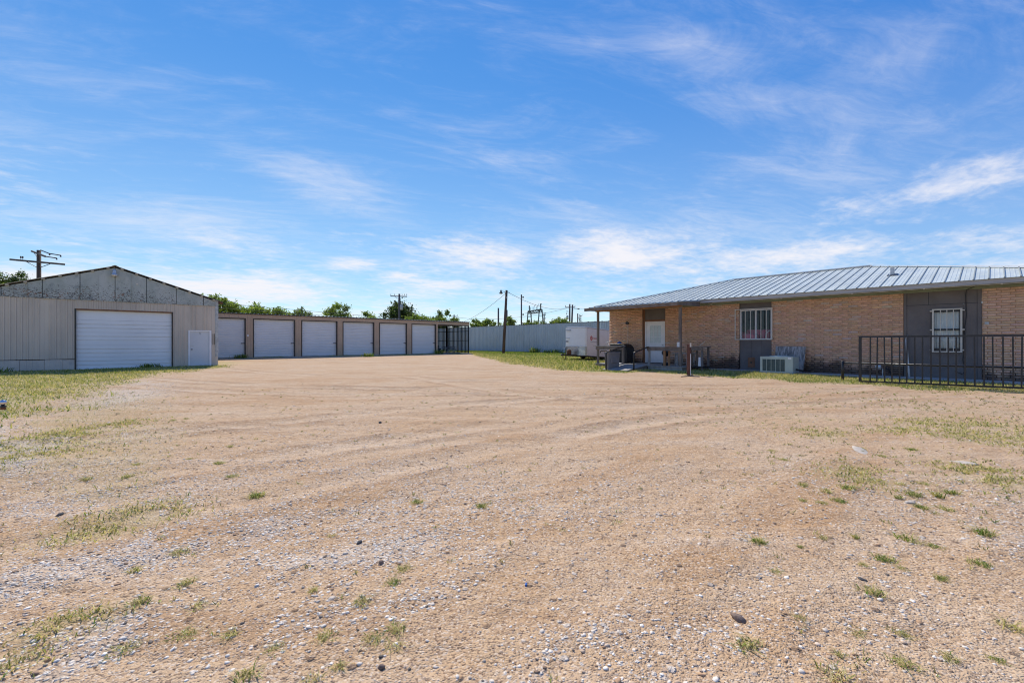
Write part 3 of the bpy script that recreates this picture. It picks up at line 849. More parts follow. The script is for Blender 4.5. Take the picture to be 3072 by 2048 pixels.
px_, py_ = [], []
for cx, cy, rr in DRY:
    k = int(520 * (rr / 0.5) ** 1.3) if math.hypot(cx, cy) < 6 else int(420 * (rr / 0.5) ** 1.1)
    px_.append(cx + rng.normal(0, rr * 0.55, k)); py_.append(cy + rng.normal(0, rr * 0.42, k))
px_, py_ = np.concatenate(px_), np.concatenate(py_)
keep = rng.random(len(px_)) < smoothstep(0.34, 0.58, fbm(px_ * 5, py_ * 5, 66, 3))
px_, py_ = px_[keep], py_[keep]
dd = np.hypot(px_, py_)
V, F, T_ = blades(px_, py_, (0.014 + 0.024 * rng.random(len(px_))) * (0.8 + 0.06 * dd), 0.0035 + 0.0011 * dd, 1.6, grass_cols(len(px_), np.where(rng.random(len(px_)) < 0.5, 0.22, 0.02)))
kind(tag(link('patch_grass', np_mesh('patch_grass', V, F, M['blade'], T_)), 'matted straw grass patches creeping over the gravel', 'grass'), 'stuff')

def tuft_mesh(name, k, h, rad, fresh, flat=1.0, seed=0):
    q = rng.random(k) ** 0.7 * rad; a = rng.random(k) * 6.283
    x, y = q * np.cos(a), q * np.sin(a)
    hh = h * (0.35 + 0.9 * rng.random(k))
    V, F, T = blades(x, y, hh, 0.0045 + 0.004 * rng.random(k), 1.2 * flat, grass_cols(k, fresh), np.zeros(k))
    # a few long straw stalks lying outwards
    m = max(4, k // 14)
    a = rng.random(m) * 6.283
    V2, F2, T2 = blades(rad * 0.4 * np.cos(a), rad * 0.4 * np.sin(a), np.full(m, h * 1.2), np.full(m, 0.0035), 2.2, grass_cols(m, 0.05), np.full(m, 0.012))
    return np_mesh(name, np.concatenate([V, V2]), np.concatenate([F, F2 + len(V)]), M['blade'], np.concatenate([T, T2]))
TUFTS = [(4.66, 0.05, 3, 'g'), (4.15, 0.41, 4, 'g'), (4.16, 0.27, 2, 'g'), (4.02, 0.06, 3, 'g'), (3.9, 0.66, 2, 'g'), (3.7, 0.81, 2, 'd'), (3.44, 0.88, 1, 'g'), (3.28, 1.07, 2, 'g'), (3.67, 0.47, 3, 'g'), (3.61, 0.39, 1, 'd'), (3.46, 0.55, 2, 'd'), (3.11, 0.45, 4, 'd'), (3.59, 0.21, 2, 'g'), (3.24, -0.06, 4, 'd'), (2.64, 0.43, 2, 'd'), (2.79, 0.29, 2, 'd'), (2.4, 0.46, 2, 'd'), (2.53, 0.26, 3, 'd'), (2.73, 0.13, 2, 'd'), (2.23, 0.44, 4, 'd'), (2.88, -0.01, 1, 'g'), (2.56, 0.66, 1, 'd'), (3.28, 1.1, 3, 'g'), (2.16, 0.76, 4, 'd'), (2.95, 0.88, 2, 'd'), (1.18, 3.22, 2, 'd'), (1.19, 2.31, 2, 'g'), (1.32, 2.42, 3, 'd'), (0.83, 2.54, 2, 'd'), (0.98, 2.25, 3, 'd'), (1.01, 1.92, 3, 'd'), (0.95, 1.83, 3, 'd'), (0.9, 1.94, 3, 'd'), (0.74, 2.11, 3, 'd'), (0.72, 1.88, 2, 'd'), (2.3, 2.9, 3, 'g'), (1.97, 3.38, 3, 'g'), (0.61, 1.88, 3, 'd'), (0.55, 2.19, 2, 'd'), (0.34, 3.63, 3, 'd'), (0.11, 3.53, 3, 'd'), (0.32, 3.13, 3, 'd'), (0.12, 3.06, 3, 'd'), (0.34, 2.82, 3, 'd'), (0.27, 2.58, 3, 'd'), (0.06, 2.67, 3, 'd'), (0.42, 2.43, 3, 'd'), (0.41, 2.08, 3, 'd'), (0.98, 4.49, 4, 'g'), (0.94, 6.07, 3, 'g'), (0.94, 5.38, 2, 'g'), (0.7, 6.47, 2, 'd'), (1.17, 6.79, 2, 'g'), (0.13, 6.11, 3, 'd'), (-0.18, 6.28, 3, 'd'), (0.82, 9.75, 2, 'g'), (1.01, 9.81, 2, 'd'), (0.22, 6.59, 2, 'd'), (4.83, 1.03, 3, 'd'), (4.93, 1.24, 3, 'd'), (5.09, 0.92, 3, 'g'), (5.67, 0.61, 3, 'd'), (5.38, 0.5, 3, 'g'), (5.89, 0.47, 3, 'd'), (5.52, 0.34, 3, 'g'), (5.73, 0.26, 3, 'g'), (5.03, 0.41, 2, 'g'), (4.43, 1.12, 2, 'g'), (4.64, 0.9, 2, 'g'), (4.47, 0.98, 3, 'd'), (5.17, 0.57, 2, 'g'), (5.16, 0.27, 3, 'd'), (7.57, 0.7, 3, 'g'), (6.93, 0.91, 2, 'g'), (6.25, 1.92, 2, 'd'), (5.86, 1.67, 3, 'd')]
tm = {'g': [tuft_mesh('grass_tuft', 110, 0.062, 0.060, 0.66, 1.15), tuft_mesh('grass_tuft', 70, 0.075, 0.040, 0.55, 1.0), tuft_mesh('grass_tuft', 140, 0.045, 0.085, 0.60, 1.3), tuft_mesh('grass_tuft', 90, 0.055, 0.070, 0.45, 1.4)],
      'd': [tuft_mesh('grass_tuft', 85, 0.048, 0.065, 0.22, 1.4), tuft_mesh('grass_tuft', 60, 0.060, 0.045, 0.12, 1.1), tuft_mesh('grass_tuft', 120, 0.036, 0.090, 0.30, 1.5), tuft_mesh('grass_tuft', 45, 0.050, 0.055, 0.05, 1.7)]}
NAMED = {(4.15, 0.41): 'widest green grass tuft in the right foreground gravel', (3.11, 0.45): 'twin-headed pale grass tuft low in the right foreground',
         (3.24, -0.06): 'brownish grass tuft cut by the right picture edge', (2.23, 0.44): 'dry grass tuft at the bottom edge right of centre',
         (2.16, 0.76): 'dry tuft with long straw stalks below the large brown stone', (0.98, 4.49): 'green grass tuft alone on bare dirt left of the picture centre',
         (3.28, 1.1): 'compact green tuft alone above the large brown stone', (4.66, 0.05): 'green grass tuft nearest the right edge, above its neighbour',
         (4.02, 0.06): 'green tuft with long straw stems near the right edge', (2.3, 2.9): 'green tuft just left of the picture centre on smooth dirt',
         (1.97, 3.38): 'smaller green tuft left of the one near the picture centre', (0.94, 6.07): 'flat green tuft farther back on the left dirt',
         (1.18, 3.22): 'straw coloured tuft beside the dark grey stone', (0.34, 3.63): 'straw coloured tuft on the white gravel at left',
         (0.95, 1.83): 'tufted dry grass beside the blue grey stone at the bottom', (7.57, 0.7): 'green tuft standing beyond the flat pale slab'}
def tuft_place(x, y, s, c):
    near = math.hypot(x, y) < 4.6
    q = {1: 0.40, 2: 0.55, 3: 0.70, 4: 1.0}[s] * (0.92 if near else 1.2)
    return Matrix.LocRotScale((x, y, float(gz(x, y)) - 0.004), Matrix.Rotation(random.uniform(0, 6.28), 3, 'Z').to_quaternion(), (q * random.uniform(0.85, 1.2), q * random.uniform(0.85, 1.2), q * random.uniform(0.8, 1.15)))
VV, FF, TT, off = [], [], [], 0
for k, (x, y, s, c) in enumerate(TUFTS):
    me = tm[c][(k * 7 + k // 3) % 4]
    mw = tuft_place(x, y, s, c)
    if (x, y) in NAMED:
        o = tag(link('grass_tuft', me), NAMED[(x, y)], 'grass tuft', 'single grass tufts in the yard')
        o.matrix_world = mw
    else:
        n_ = len(me.vertices)
        co = np.zeros(n_ * 3, np.float32); me.vertices.foreach_get('co', co)
        mt = np.array(mw)
        VV.append(co.reshape(-1, 3) @ mt[:3, :3].T + mt[:3, 3])
        fi = np.zeros(len(me.loops), np.int32); me.loops.foreach_get('vertex_index', fi)
        FF.append(fi.reshape(-1, 3) + off); off += n_
        cl = np.zeros(n_ * 4, np.float32); me.color_attributes['tint'].data.foreach_get('color', cl)
        TT.append(cl.reshape(-1, 4)[:, :3])
kind(tag(link('scattered_tufts', np_mesh('scattered_tufts', np.concatenate(VV), np.concatenate(FF), M['blade'], np.concatenate(TT))), 'small grass tufts scattered over the dirt and gravel yard', 'grass'), 'stuff')

# a thin scatter of seedlings and dead stems between the tufts
x, y, f = scatter_yard(5200, 1.6, 13)
u_ = (CA * x - SA * y) / f
keep = rng.random(len(x)) < smoothstep(0.2, 0.75, u_) * 0.9 * smoothstep(0.42, 0.6, fbm(x * 1.1, y * 1.1, 67, 3)) + 0.10
x, y, f = x[keep], y[keep], f[keep]
n_b = 7
xr, yr, fr_ = np.repeat(x, n_b), np.repeat(y, n_b), np.repeat(f, n_b)
V, F, T_ = blades(xr + rng.normal(0, 0.012, len(xr)), yr + rng.normal(0, 0.012, len(xr)), (0.012 + 0.03 * rng.random(len(xr))), 0.003 + 0.0007 * fr_, 1.5, grass_cols(len(xr), 0.35))
T_ = np.where(np.repeat(rng.random(len(xr)) < 0.3, 5)[:, None], T_ * 0.45, T_)
kind(tag(link('seedling_weeds', np_mesh('seedling_weeds', V, F, M['blade'], T_)), 'sparse tiny weeds and dead stems on the bare dirt', 'weeds'), 'stuff')

# ---- single stones and scraps one can point at
def rock(label, x, y, sx, sy, sz, mat, cat='rock', name='rock', seed=0):
    v, f = ico()
    # one subdivision for a rounder stone
    vs = [Vector(p) for p in v]; fs = []; mid = {}
    def m(a, b):
        k = (min(a, b), max(a, b))
        if k not in mid: mid[k] = len(vs); vs.append(((vs[a] + vs[b]) / 2).normalized())
        return mid[k]
    for a, b, c in f:
        d, e, g = m(a, b), m(b, c), m(c, a); fs += [(a, d, g), (d, b, e), (g, e, c), (d, e, g)]
    r = random.Random(seed)
    off = [r.uniform(-9, 9) for _ in range(3)]
    out = []
    for p in vs:
        q = 1 + 0.14 * math.sin(p.x * 5.1 + off[1]) * math.sin(p.y * 4.3 + off[2]) + 0.16 * math.sin(p.x * 2.3 + off[0]) * math.cos(p.y * 2.9 + off[1]) + 0.10 * math.sin(p.z * 4 + p.x * 3 + off[2])
        out.append((p.x * q * sx, p.y * q * sy, p.z * q * sz))
    b = MB(); b.add(out, fs)
    o = b.build(name, mat, smooth=True)
    o.location = (x, y, float(gz(x, y)) + sz * (0.4 if sx < 0.1 else -0.1))
    o.rotation_euler = (0.1, -0.1, r.uniform(0, 6))
    return tag(o, label, cat)
rock('large smooth brown stone lying among white pebbles in right foreground', 2.33, 0.86, 0.034, 0.022, 0.018, M['stone_brown'], seed=1)
rock('dark grey stone on the gravel left of the picture centre', 1.27, 2.95, 0.026, 0.018, 0.013, M['stone_dark'], seed=2)
rock('dull brown stone beside a dry tuft left of centre', 1.24, 2.56, 0.018, 0.014, 0.014, M['stone_brown'], seed=3)
rock('dark stone by the straw grass patch at far left', -0.3, 5.1, 0.03, 0.02, 0.012, M['stone_dark'], seed=4)
rock('blue grey stone at the lower edge left of centre', 0.85, 1.75, 0.014, 0.010, 0.011, M['stone_brown'], seed=5)
rock('small black stone alone on the smooth dirt left of centre', 3.44, 7.14, 0.03, 0.025, 0.02, M['stone_dark'], seed=6)
rock('flat pale slab bedded in the dirt among grass on the right', 7.03, 1.13, 0.21, 0.08, 0.012, M['stone_slab'], seed=7)
rock('flat pale stone above the grass patch at the right edge', 7.22, 0.23, 0.13, 0.07, 0.014, M['stone_slab'], seed=8)
rock('small white stone between grass tufts on the right', 5.12, 0.49, 0.045, 0.025, 0.012, M['stone_slab'], seed=9)
rock('flat grey stone on bare dirt in the right foreground', 3.26, 0.52, 0.028, 0.018, 0.006, M['stone_dark'], seed=10)
rock('white stone in the grass at the left picture edge', -1.95, 15.6, 0.09, 0.05, 0.05, M['stone_pale'], seed=11)
b = MB().tube([(1.742, 1.79, 0), (1.76, 1.805, 0)], 0.0065, 8)
o = tag(b.build('bottle_cap', M['blue']), 'tiny blue plastic scrap on the gravel near the centre', 'litter'); o.location.z = float(gz(1.75, 1.8)) + 0.006
b = MB().tube([(15.9, 7.95, 0.09), (16.1, 7.72, 0.12), (16.25, 7.4, 0.10)], [0.018, 0.022, 0.012], 6).tube([(16.1, 7.72, 0.12), (16.4, 7.72, 0.16), (16.6, 7.9, 0.15)], [0.016, 0.012, 0.006], 6)
tag(b.build('fallen_branch', M['bark']), 'short dark broken branch lying at the grass edge before the porch', 'branch')

# ------------------------------------------------------------------ building pieces
def ribbed(mb, axis, a0, a1, z0, z1, face, out, pitch=0.2, depth=0.02, rw=0.05, slope=0.02, back=0.02, z1b=None, phase=0.0):
    """ribbed steel sheet standing upright; runs along axis from a0 to a1, ribs stand out by depth"""
    pts = [(a0, 0.0)]
    k = math.ceil((a0 - phase) / pitch - 0.5)
    c = phase + (k + 0.5) * pitch
    while c + rw / 2 + slope < a1:
        if c - rw / 2 - slope > a0:
            pts += [(c - rw / 2 - slope, 0), (c - rw / 2, depth), (c + rw / 2, depth), (c + rw / 2 + slope, 0)]
        c += pitch
    pts.append((a1, 0.0))
    n = len(pts)
    z1b = z1 if z1b is None else z1b
    zt = lambda a: z1 + (z1b - z1) * (a - a0) / max(a1 - a0, 1e-6)
    vs = []
    for a, d in pts:
        for z in (z0, zt(a)):
            q = face + out * d
            vs.append((a, q, z) if axis == 'x' else (q, a, z))
    for a in (a0, a1):
        for z in (z0, zt(a)):
            q = face - out * back
            vs.append((a, q, z) if axis == 'x' else (q, a, z))
    fs = [(2 * i, 2 * i + 2, 2 * i + 3, 2 * i + 1) for i in range(n - 1)]
    B = 2 * n
    fs += [(B, B + 1, B + 3, B + 2), (0, 1, B + 1, B), (2 * n - 2, B + 2, B + 3, 2 * n - 1)]
    fs += [tuple([B] + [2 * i for i in range(n)] + [B + 2])[::-1], tuple([B + 1] + [2 * i + 1 for i in range(n)] + [B + 3])]
    return mb.add(vs, fs)

def cuts(a0, a1, w):
    n = max(1, round((a1 - a0) / w)); return [a0 + (a1 - a0) * i / n for i in range(n + 1)]

# ------------------------------------------------------------------ metal shop at the left
def metal_shop():
    T = thing('metal_shop', 'beige metal workshop with rusty galvanised gable and wide white overhead door', 'building', (0.2, 37, 0))
    Y = 31.5; XL, XR = -4.5, 4.80
    def panels(a0, a1, z0, z1, name='wall_panel', mat='beige', w=0.92, jit=0.004):
        c = cuts(a0, a1, w)
        for p, q in zip(c[:-1], c[1:]):
            ribbed(MB(), 'x', p + 0.002, q - 0.002, z0, z1, Y + random.uniform(-jit, jit), -1, 0.19, 0.036, 0.03, 0.016).build(name, M[mat], T)
    panels(XL, -1.33, 0.55, 3.56)
    for p, q in ((-4.5, -3.2), (-3.2, -2.38), (-2.38, -1.75), (-1.75, -1.33)):
        ribbed(MB(), 'x', p + 0.004, q - 0.004, 0.0, random.uniform(0.49, 0.545), Y - 0.012 + random.uniform(-0.012, 0.012), -1, 0.19, 0.012, 0.03, 0.02, phase=random.random()).build('patch_panel', M['patch'], T)
    panels(-1.33, 2.65, 3.11, 3.56)
    panels(2.65, 3.34, 0.0, 3.56, w=0.7)
    panels(3.34, 4.48, 2.09, 3.56, w=0.57)
    panels(4.48, 4.68, 0.0, 3.56, w=0.3)
    MB().box(4.66, 4.815, Y - 0.03, Y + 0.10, 0.55, 3.95).build('corner_trim', M['galv'], T)
    MB().box(4.66, 4.80, Y - 0.02, Y + 0.10, 0.0, 0.545).build('corner_trim', M['beige'], T)
    # gable sheets
    ridge_x, ridge_z, sl = 0.2, 5.34, 0.335
    top = lambda x: ridge_z - sl * abs(x - ridge_x)
    S = [XL, -3.78, -2.45, -1.13, 0.2, 1.49, 2.79, 4.07, 4.68]
    for i, (p, q) in enumerate(zip(S[:-1], S[1:])):
        yo = Y - 0.05 + random.uniform(-0.012, 0.012)
        p2, q2 = p + 0.014, q - 0.014
        MB().prism([(p2, yo, 3.545), (q2, yo, 3.545), (q2, yo, top(q2)), (p2, yo, top(p2))], (0, 0.035, 0)).build('gable_panel', M['gable'], T)
    for x, z in ((-3.4, 3.6), (-2.95, 3.6), (-0.45, 3.6), (0.85, 3.6)):     # lap joints inside the sheets
        MB().box(x, x + 0.012, Y - 0.068, Y - 0.05, z, top(x) - 0.05).build('lap_joint', M['gable'], T)
    MB().prism([(XL, Y + 0.02, 3.5), (4.7, Y + 0.02, 3.5), (4.7, Y + 0.02, top(4.7) - 0.03), (ridge_x, Y + 0.02, ridge_z - 0.03), (XL, Y + 0.02, top(XL) - 0.03)], (0, 0.05, 0)).build('gable_backing', M['black'], T)
    # side and rear walls
    for p, q in zip(cuts(31.62, 44, 1.55)[:-1], cuts(31.62, 44, 1.55)[1:]):
        ribbed(MB(), 'y', p, q, 0.0, 3.8, XR, 1, 0.19, 0.016).build('side_panel', M['galv'], T)
        ribbed(MB(), 'y', p, q, 0.0, 3.75, XL, -1, 0.19, 0.016).build('side_panel', M['beige'], T)
    MB().prism([(XL, 44, 0), (XR, 44, 0), (XR, 44, 3.8), (ridge_x, 44, 5.3), (XL, 44, 3.75)], (0, 0.03, 0)).build('rear_wall', M['beige'], T)
    # roof: two slopes, purlin ends and cap
    for s, xe in ((-1, XL - 0.25), (1, XR + 0.22)):
        z = top(xe)
        rf = MB().prism([(ridge_x, Y - 0.14, ridge_z + 0.075), (ridge_x, 44.2, ridge_z + 0.075), (xe, 44.2, z + 0.075), (xe, Y - 0.14, z + 0.075)], (0, 0, 0.028)).build('roof_slope', M['roofdark'] if s > 0 else M['roofwood'], T)
        n = 8
        for k in range(n):
            x = ridge_x + s * (0.28 + k * 0.585)
            if abs(x - xe) < 0.12 or (s > 0 and x > xe): continue
            zz = top(x)
            MB().box(x - 0.06, x + 0.06, Y - 0.145, Y + 0.05, zz - 0.005, zz + 0.068).build('purlin', M['roofwood'], T)
    MB().prism([(ridge_x - 0.14, Y - 0.17, ridge_z + 0.065), (ridge_x, Y - 0.17, ridge_z + 0.13), (ridge_x + 0.14, Y - 0.17, ridge_z + 0.065), (ridge_x, Y - 0.17, ridge_z + 0.10)], (0, 12.7, 0)).build('ridge_cap', M['darksteel'], T)
    MB().prism([(XR + 0.02, Y - 0.12, 3.84), (XR + 0.26, Y - 0.12, 3.76), (XR + 0.22, Y - 0.12, 3.70), (XR + 0.02, Y - 0.12, 3.74)], (0, 0.3, 0)).build('eave_block', M['rust'], T)
    # overhead door: five ribbed sections in a dark reveal
    D = bpy.data.objects.new('overhead_door', None); COL.objects.link(D); D.location = (0.66, Y + 0.1, 0); D.parent = T; D.matrix_parent_inverse = world_of(T).inverted()
    yd = Y + 0.10
    zs = [-0.01, 0.625, 1.265, 1.91, 2.54, 3.04]
    for z0, z1 in zip(zs[:-1], zs[1:]):
        zc = {0: 0.315, 1: 0.935, 2: 1.595, 3: 2.225, 4: 2.86}[zs.index(z0)]
        prof = [(0, z0 + 0.004), (0, zc - 0.115), (0.05, zc - 0.113), (0.05, zc - 0.093), (0.002, zc - 0.088), (0.002, zc + 0.088), (0.05, zc + 0.093), (0.05, zc + 0.113), (0, zc + 0.115), (0, z1 - 0.002)]
        if zc > 2.5: prof = [(0, z0 + 0.004), (0, z1 - 0.002)]
        poly = [(-1.27, yd + d, z) for d, z in prof] + [(-1.27, yd + 0.07, z1 - 0.002), (-1.27, yd + 0.07, z0 + 0.004)]
        MB().prism(poly, (3.86, 0, 0)).build('door_section', M['whitedoor'], D)
    MB().box(-1.33, -1.27, Y - 0.02, yd + 0.06, 0, 3.11).build('jamb', M['black'], T)
    MB().box(2.59, 2.65, Y - 0.02, yd + 0.06, 0, 3.11).build('jamb', M['brown'], T)
    MB().box(-1.27, 2.59, Y - 0.024, yd + 0.06, 3.04, 3.11).build('door_head', M['browntrim'], T)
    MB().box(-1.28, 2.6, yd - 0.09, yd - 0.002, -0.05, 0.012).build('door_sill', M['concrete'], T)
    # walk door
    W = bpy.data.objects.new('walk_door', None); COL.objects.link(W); W.location = (3.9, Y, 0); W.parent = T; W.matrix_parent_inverse = world_of(T).inverted()
    MB().cbox(3.43, 4.36, Y + 0.02, Y + 0.06, 0.03, 2.03, 0.006).build('door_leaf', M['walkdoor'], W)
    f = MB().box(3.35, 3.425, Y - 0.03, Y + 0.08, 0, 2.09).box(4.365, 4.47, Y - 0.03, Y + 0.08, 0, 2.09).box(3.425, 4.365, Y - 0.03, Y + 0.08, 2.035, 2.09)
    f.build('door_frame', M['whitepaint'], W)
    MB().lathe((3.52, Y + 0.02, 0.98), [(0.02, -0.0), (0.018, -0.03), (0.032, -0.04), (0.034, -0.06), (0.02, -0.075)], 12, 'Y').build('door_knob', M['darksteel'], W, True)
    MB().box(3.46, 3.62, Y + 0.008, Y + 0.02, 1.17, 1.20).build('hasp', M['alu'], W)
    MB().lathe((3.52, Y + 0.02, 1.62), [(0.018, 0), (0.018, -0.012)], 10, 'Y').build('lock_cover', M['cream'], W)
    n1 = MB().box(3.905, 3.925, Y + 0.012, Y + 0.02, 1.84, 1.95).bar((3.885, Y + 0.016, 1.925), (3.915, Y + 0.016, 1.95), 0.008, 0.014)
    n1.build('door_number', M['black'], W)
    MB().box(3.42, 4.37, Y - 0.12, Y + 0.02, -0.05, 0.03).build('threshold', M['concrete'], W)
    for x in (4.535, 4.615):
        MB().box(x, x + 0.02, Y - 0.03, Y - 0.014, 1.25, 1.90).build('slot_trim', M['brown'], T)
    # barn lamp under the ridge
    lx, ly = 0.17, Y - 0.22
    L = MB().lathe((lx, ly, 4.90), [(0.125, 0.0), (0.145, 0.015), (0.14, 0.05), (0.10, 0.09), (0.085, 0.20), (0.08, 0.26), (0.05, 0.30), (0.03, 0.34)], 16).build('flood_lamp', M['alu'], T, True)
    MB().lathe((lx, ly, 4.855), [(0.05, 0.0), (0.11, 0.02), (0.125, 0.045)], 16).build('lamp_lens', M['cream'], L, True)
    MB().tube([(lx, ly, 5.20), (lx, ly + 0.05, 5.26), (lx, Y, 5.26)], 0.018, 6).build('lamp_arm', M['galv'], L)
    MB().box(1.05, 1.13, Y - 0.075, Y - 0.06, 4.53, 4.59).build('vent_plate', M['cream'], T)
metal_shop()

# ------------------------------------------------------------------ row of storage units
def storage_row():
    T = thing('storage_building', 'long low tan storage building with six white roll-up doors and open barred bay', 'building', (17, 43, 0.15))
    Y = 40.0; Z0 = 0.19
    doors = [(4.85, 7.9), (8.5, 11.55), (12.14, 15.11), (15.69, 18.61), (19.22, 22.1), (22.72, 25.53)]
    MB().box(4.2, 29.95, Y - 0.10, 47, 0.02, Z0).build('slab', M['concrete'], T)
    ph = 0.0
    piers = [(4.2, 4.85)] + [(doors[i][1], doors[i + 1][0]) for i in range(5)] + [(25.53, 25.87)]
    for a, b in piers:
        MB().box(a + 0.06, b - 0.06, Y + 0.002, Y + 0.25, Z0, 3.28).build('pier_core', M['tan'], T)
        ribbed(MB(), 'x', a + 0.055, b - 0.055, Z0, 3.30, Y - 0.022, -1, 0.2, 0.015, 0.03, 0.015).build('wall_panel', M['tan'], T)
    hc = cuts(4.2, 29.98, 0.915)
    for a, b in zip(hc[:-1], hc[1:]):
        ribbed(MB(), 'x', a + 0.002, b - 0.002, 3.305, 3.60, Y - 0.025, -1, 0.305, 0.016, 0.03, 0.02).build('header_panel', M['tan'], T)
    MB().box(4.2, 29.98, Y + 0.0, Y + 0.2, 3.31, 3.62).build('header_beam', M['tan'], T)
    MB().box(4.15, 30.03, Y - 0.075, Y + 0.05, 3.60, 3.665).build('eave_trim', M['brown'], T)
    for k, (a, b) in enumerate(doors):
        D = bpy.data.objects.new('roll_up_door', None); COL.objects.link(D); D.location = ((a + b) / 2, Y, Z0); D.parent = T; D.matrix_parent_inverse = world_of(T).inverted()
        MB().box(a - 0.055, a + 0.02, Y - 0.045, Y + 0.16, Z0, 3.30).build('jamb', M['brown'], D)
        MB().box(b - 0.02, b + 0.055, Y - 0.045, Y + 0.16, Z0, 3.30).build('jamb', M['brown'], D)
        MB().box(a + 0.02, b - 0.02, Y - 0.045, Y + 0.16, 3.235, 3.303).build('door_head', M['brown'], D)
        yd = Y + 0.12
        prof = []
        z = Z0 + 0.09
        while z < 3.24:
            prof += [(0.0, z), (0.0, z + 0.08), (0.03, z + 0.09), (0.03, z + 0.125), (0.0, z + 0.139)]
            z += 0.14
        m = MB(); n = len(prof); vs = []
        for d, zz in prof: vs += [(a + 0.02, yd + d, min(zz, 3.26)), (b - 0.02, yd + d, min(zz, 3.26))]
        m.add(vs, [(2 * i, 2 * i + 1, 2 * i + 3, 2 * i + 2) for i in range(n - 1)])
        m.box(a + 0.02, b - 0.02, yd + 0.034, yd + 0.045, Z0, 3.26)
        m.build('door_curtain', M['rollup'], D, recalc=False)
        MB().box(a + 0.02, b - 0.02, yd - 0.02, yd + 0.017, Z0 + 0.02, Z0 + 0.088).build('bottom_bar', M['alu'], D)
        MB().box(a + 0.02, b - 0.02, yd - 0.018, yd + 0.017, Z0 + 0.002, Z0 + 0.019).build('rubber_seal', M['rubber'], D)
        MB().box(b - 0.26, b - 0.0, Y + 0.055, Y + 0.10, 1.29, 1.345).build('latch', M['black'], D)
        if k == 0: MB().box(8.02, 8.07, Y - 0.05, Y - 0.036, 1.86, 2.0).box(8.09, 8.14, Y - 0.05, Y - 0.036, 1.86, 2.0).build('unit_tag', M['whitepaint'], D)
    # roof of ribbed sheets, low to the rear
    rc = cuts(4.1, 30.06, 0.915)
    for a, b in zip(rc[:-1], rc[1:]):
        pts = [(a, 0)]
        for c in (a + 0.15, a + 0.455, a + 0.76):
            pts += [(c - 0.05, 0), (c - 0.03, 0.045), (c + 0.03, 0.045), (c + 0.05, 0)]
        pts.append((b, 0))
        vs = []
        for x, h in pts: vs += [(x, Y - 0.16, 3.672 + h), (x, 47.3, 3.40 + h), (x, Y - 0.16, 3.664 + h), (x, 47.3, 3.392 + h)]
        fs = []
        for i in range(len(pts) - 1):
            k = 4 * i; fs += [(k, k + 4, k + 5, k + 1), (k + 2, k + 3, k + 7, k + 6), (k, k + 2, k + 6, k + 4)]
        MB().add(vs, fs).build('roof_panel', M['galv'], T)
    # rear and left walls, wall between the last unit and the bay
    MB().box(4.2, 29.9, 46.9, 47.0, Z0, 3.38).build('rear_wall', M['tan'], T)
    MB().box(4.2, 4.3, Y + 0.3, 46.9, Z0, 3.4).build('end_wall', M['tan'], T)
    MB().box(25.62, 25.80, Y + 0.26, 46.9, Z0, 3.35).build('bay_wall', M['brown'], T)
    MB().box(25.9, 29.84, 46.8, 46.88, Z0, 3.36).build('bay_shade_sheet', M['brown'], T)  # dark sheet added to paint the bay's shade over the tan rear wall
    MB().box(25.9, 29.84, 40.3, 46.8, 3.33, 3.345).build('bay_ceiling', M['brown'], T)
    # barred side of the open bay
    MB().box(29.86, 29.96, Y - 0.02, Y + 0.10, Z0 - 0.15, 3.30).build('bay_post', M['black'], T)
    MB().box(29.86, 29.96, 44.2, 44.42, Z0, 3.45).build('bay_post', M['black'], T)
    for z in (0.32, 1.56, 2.62):
        MB().box(29.89, 29.925, Y + 0.1, 46.9, z, z + 0.06).build('bay_rail', M['black'], T)
    y = Y + 0.28
    while y < 46.8:
        if not 44.1 < y < 44.5:
            MB().box(29.93, 29.942, y, y + 0.145, Z0 + 0.02, 3.36).build('bay_bar', M['black'], T)
        y += 0.265
    MB().box(25.87, 29.86, Y + 0.05, Y + 0.13, 3.2, 3.30).build('bay_beam', M['brown'], T)
storage_row()

# things kept in the open bay
t = thing('pipe_rack', 'tilted steel pipe rack lying in the open barred bay', 'rack', (28.2, 41.2, 0.19))
for k in range(10):
    x = 27.5 + k * 0.17
    MB().tube([(x - 0.25, 40.75, 0.24), (x + 0.18, 41.7, 0.86)], 0.022, 6).build('rung', M['alu'], t)
MB().tube([(27.2, 40.74, 0.225), (29.3, 40.74, 0.225)], 0.035, 6).build('rail', M['darksteel'], t)
MB().tube([(27.6, 41.7, 0.89), (29.3, 41.7, 0.89)], 0.035, 6).build('rail', M['darksteel'], t)
for x in (27.7, 29.2): MB().tube([(x, 41.75, 0.19), (x, 41.7, 0.89)], 0.03, 6).build('leg', M['darksteel'], t)
t = thing('yard_machine', 'dark machine parked in the shade of the barred bay', 'machine', (26.9, 42.6, 0.19))
MB().cbox(26.4, 27.5, 41.9, 43.2, 0.42, 0.72, 0.06).build('body', M['darksteel'], t)
MB().cbox(26.5, 27.3, 41.95, 42.55, 0.72, 1.05, 0.1).build('hood', M['darksteel'], t)
MB().cbox(26.6, 27.2, 42.8, 43.2, 0.72, 1.25, 0.08).build('seat', M['blackmatt'], t)
MB().tube([(26.9, 42.55, 0.95), (26.9, 42.72, 1.2)], 0.02, 6).lathe((26.9, 42.74, 1.22), [(0.17, 0), (0.19, 0.015), (0.17, 0.03)], 12).build('steering_wheel', M['blackmatt'], t)
for x in (26.42, 27.48):
    MB().lathe((x - 0.08, 42.1, 0.39), [(0.1, 0), (0.19, 0.02), (0.2, 0.08), (0.19, 0.14), (0.1, 0.16)], 14, 'X').build('wheel', M['rubber'], t)
    MB().lathe((x - 0.08, 43.0, 0.45), [(0.12, 0), (0.25, 0.02), (0.26, 0.08), (0.25, 0.14), (0.12, 0.16)], 14, 'X').build('wheel', M['rubber'], t)
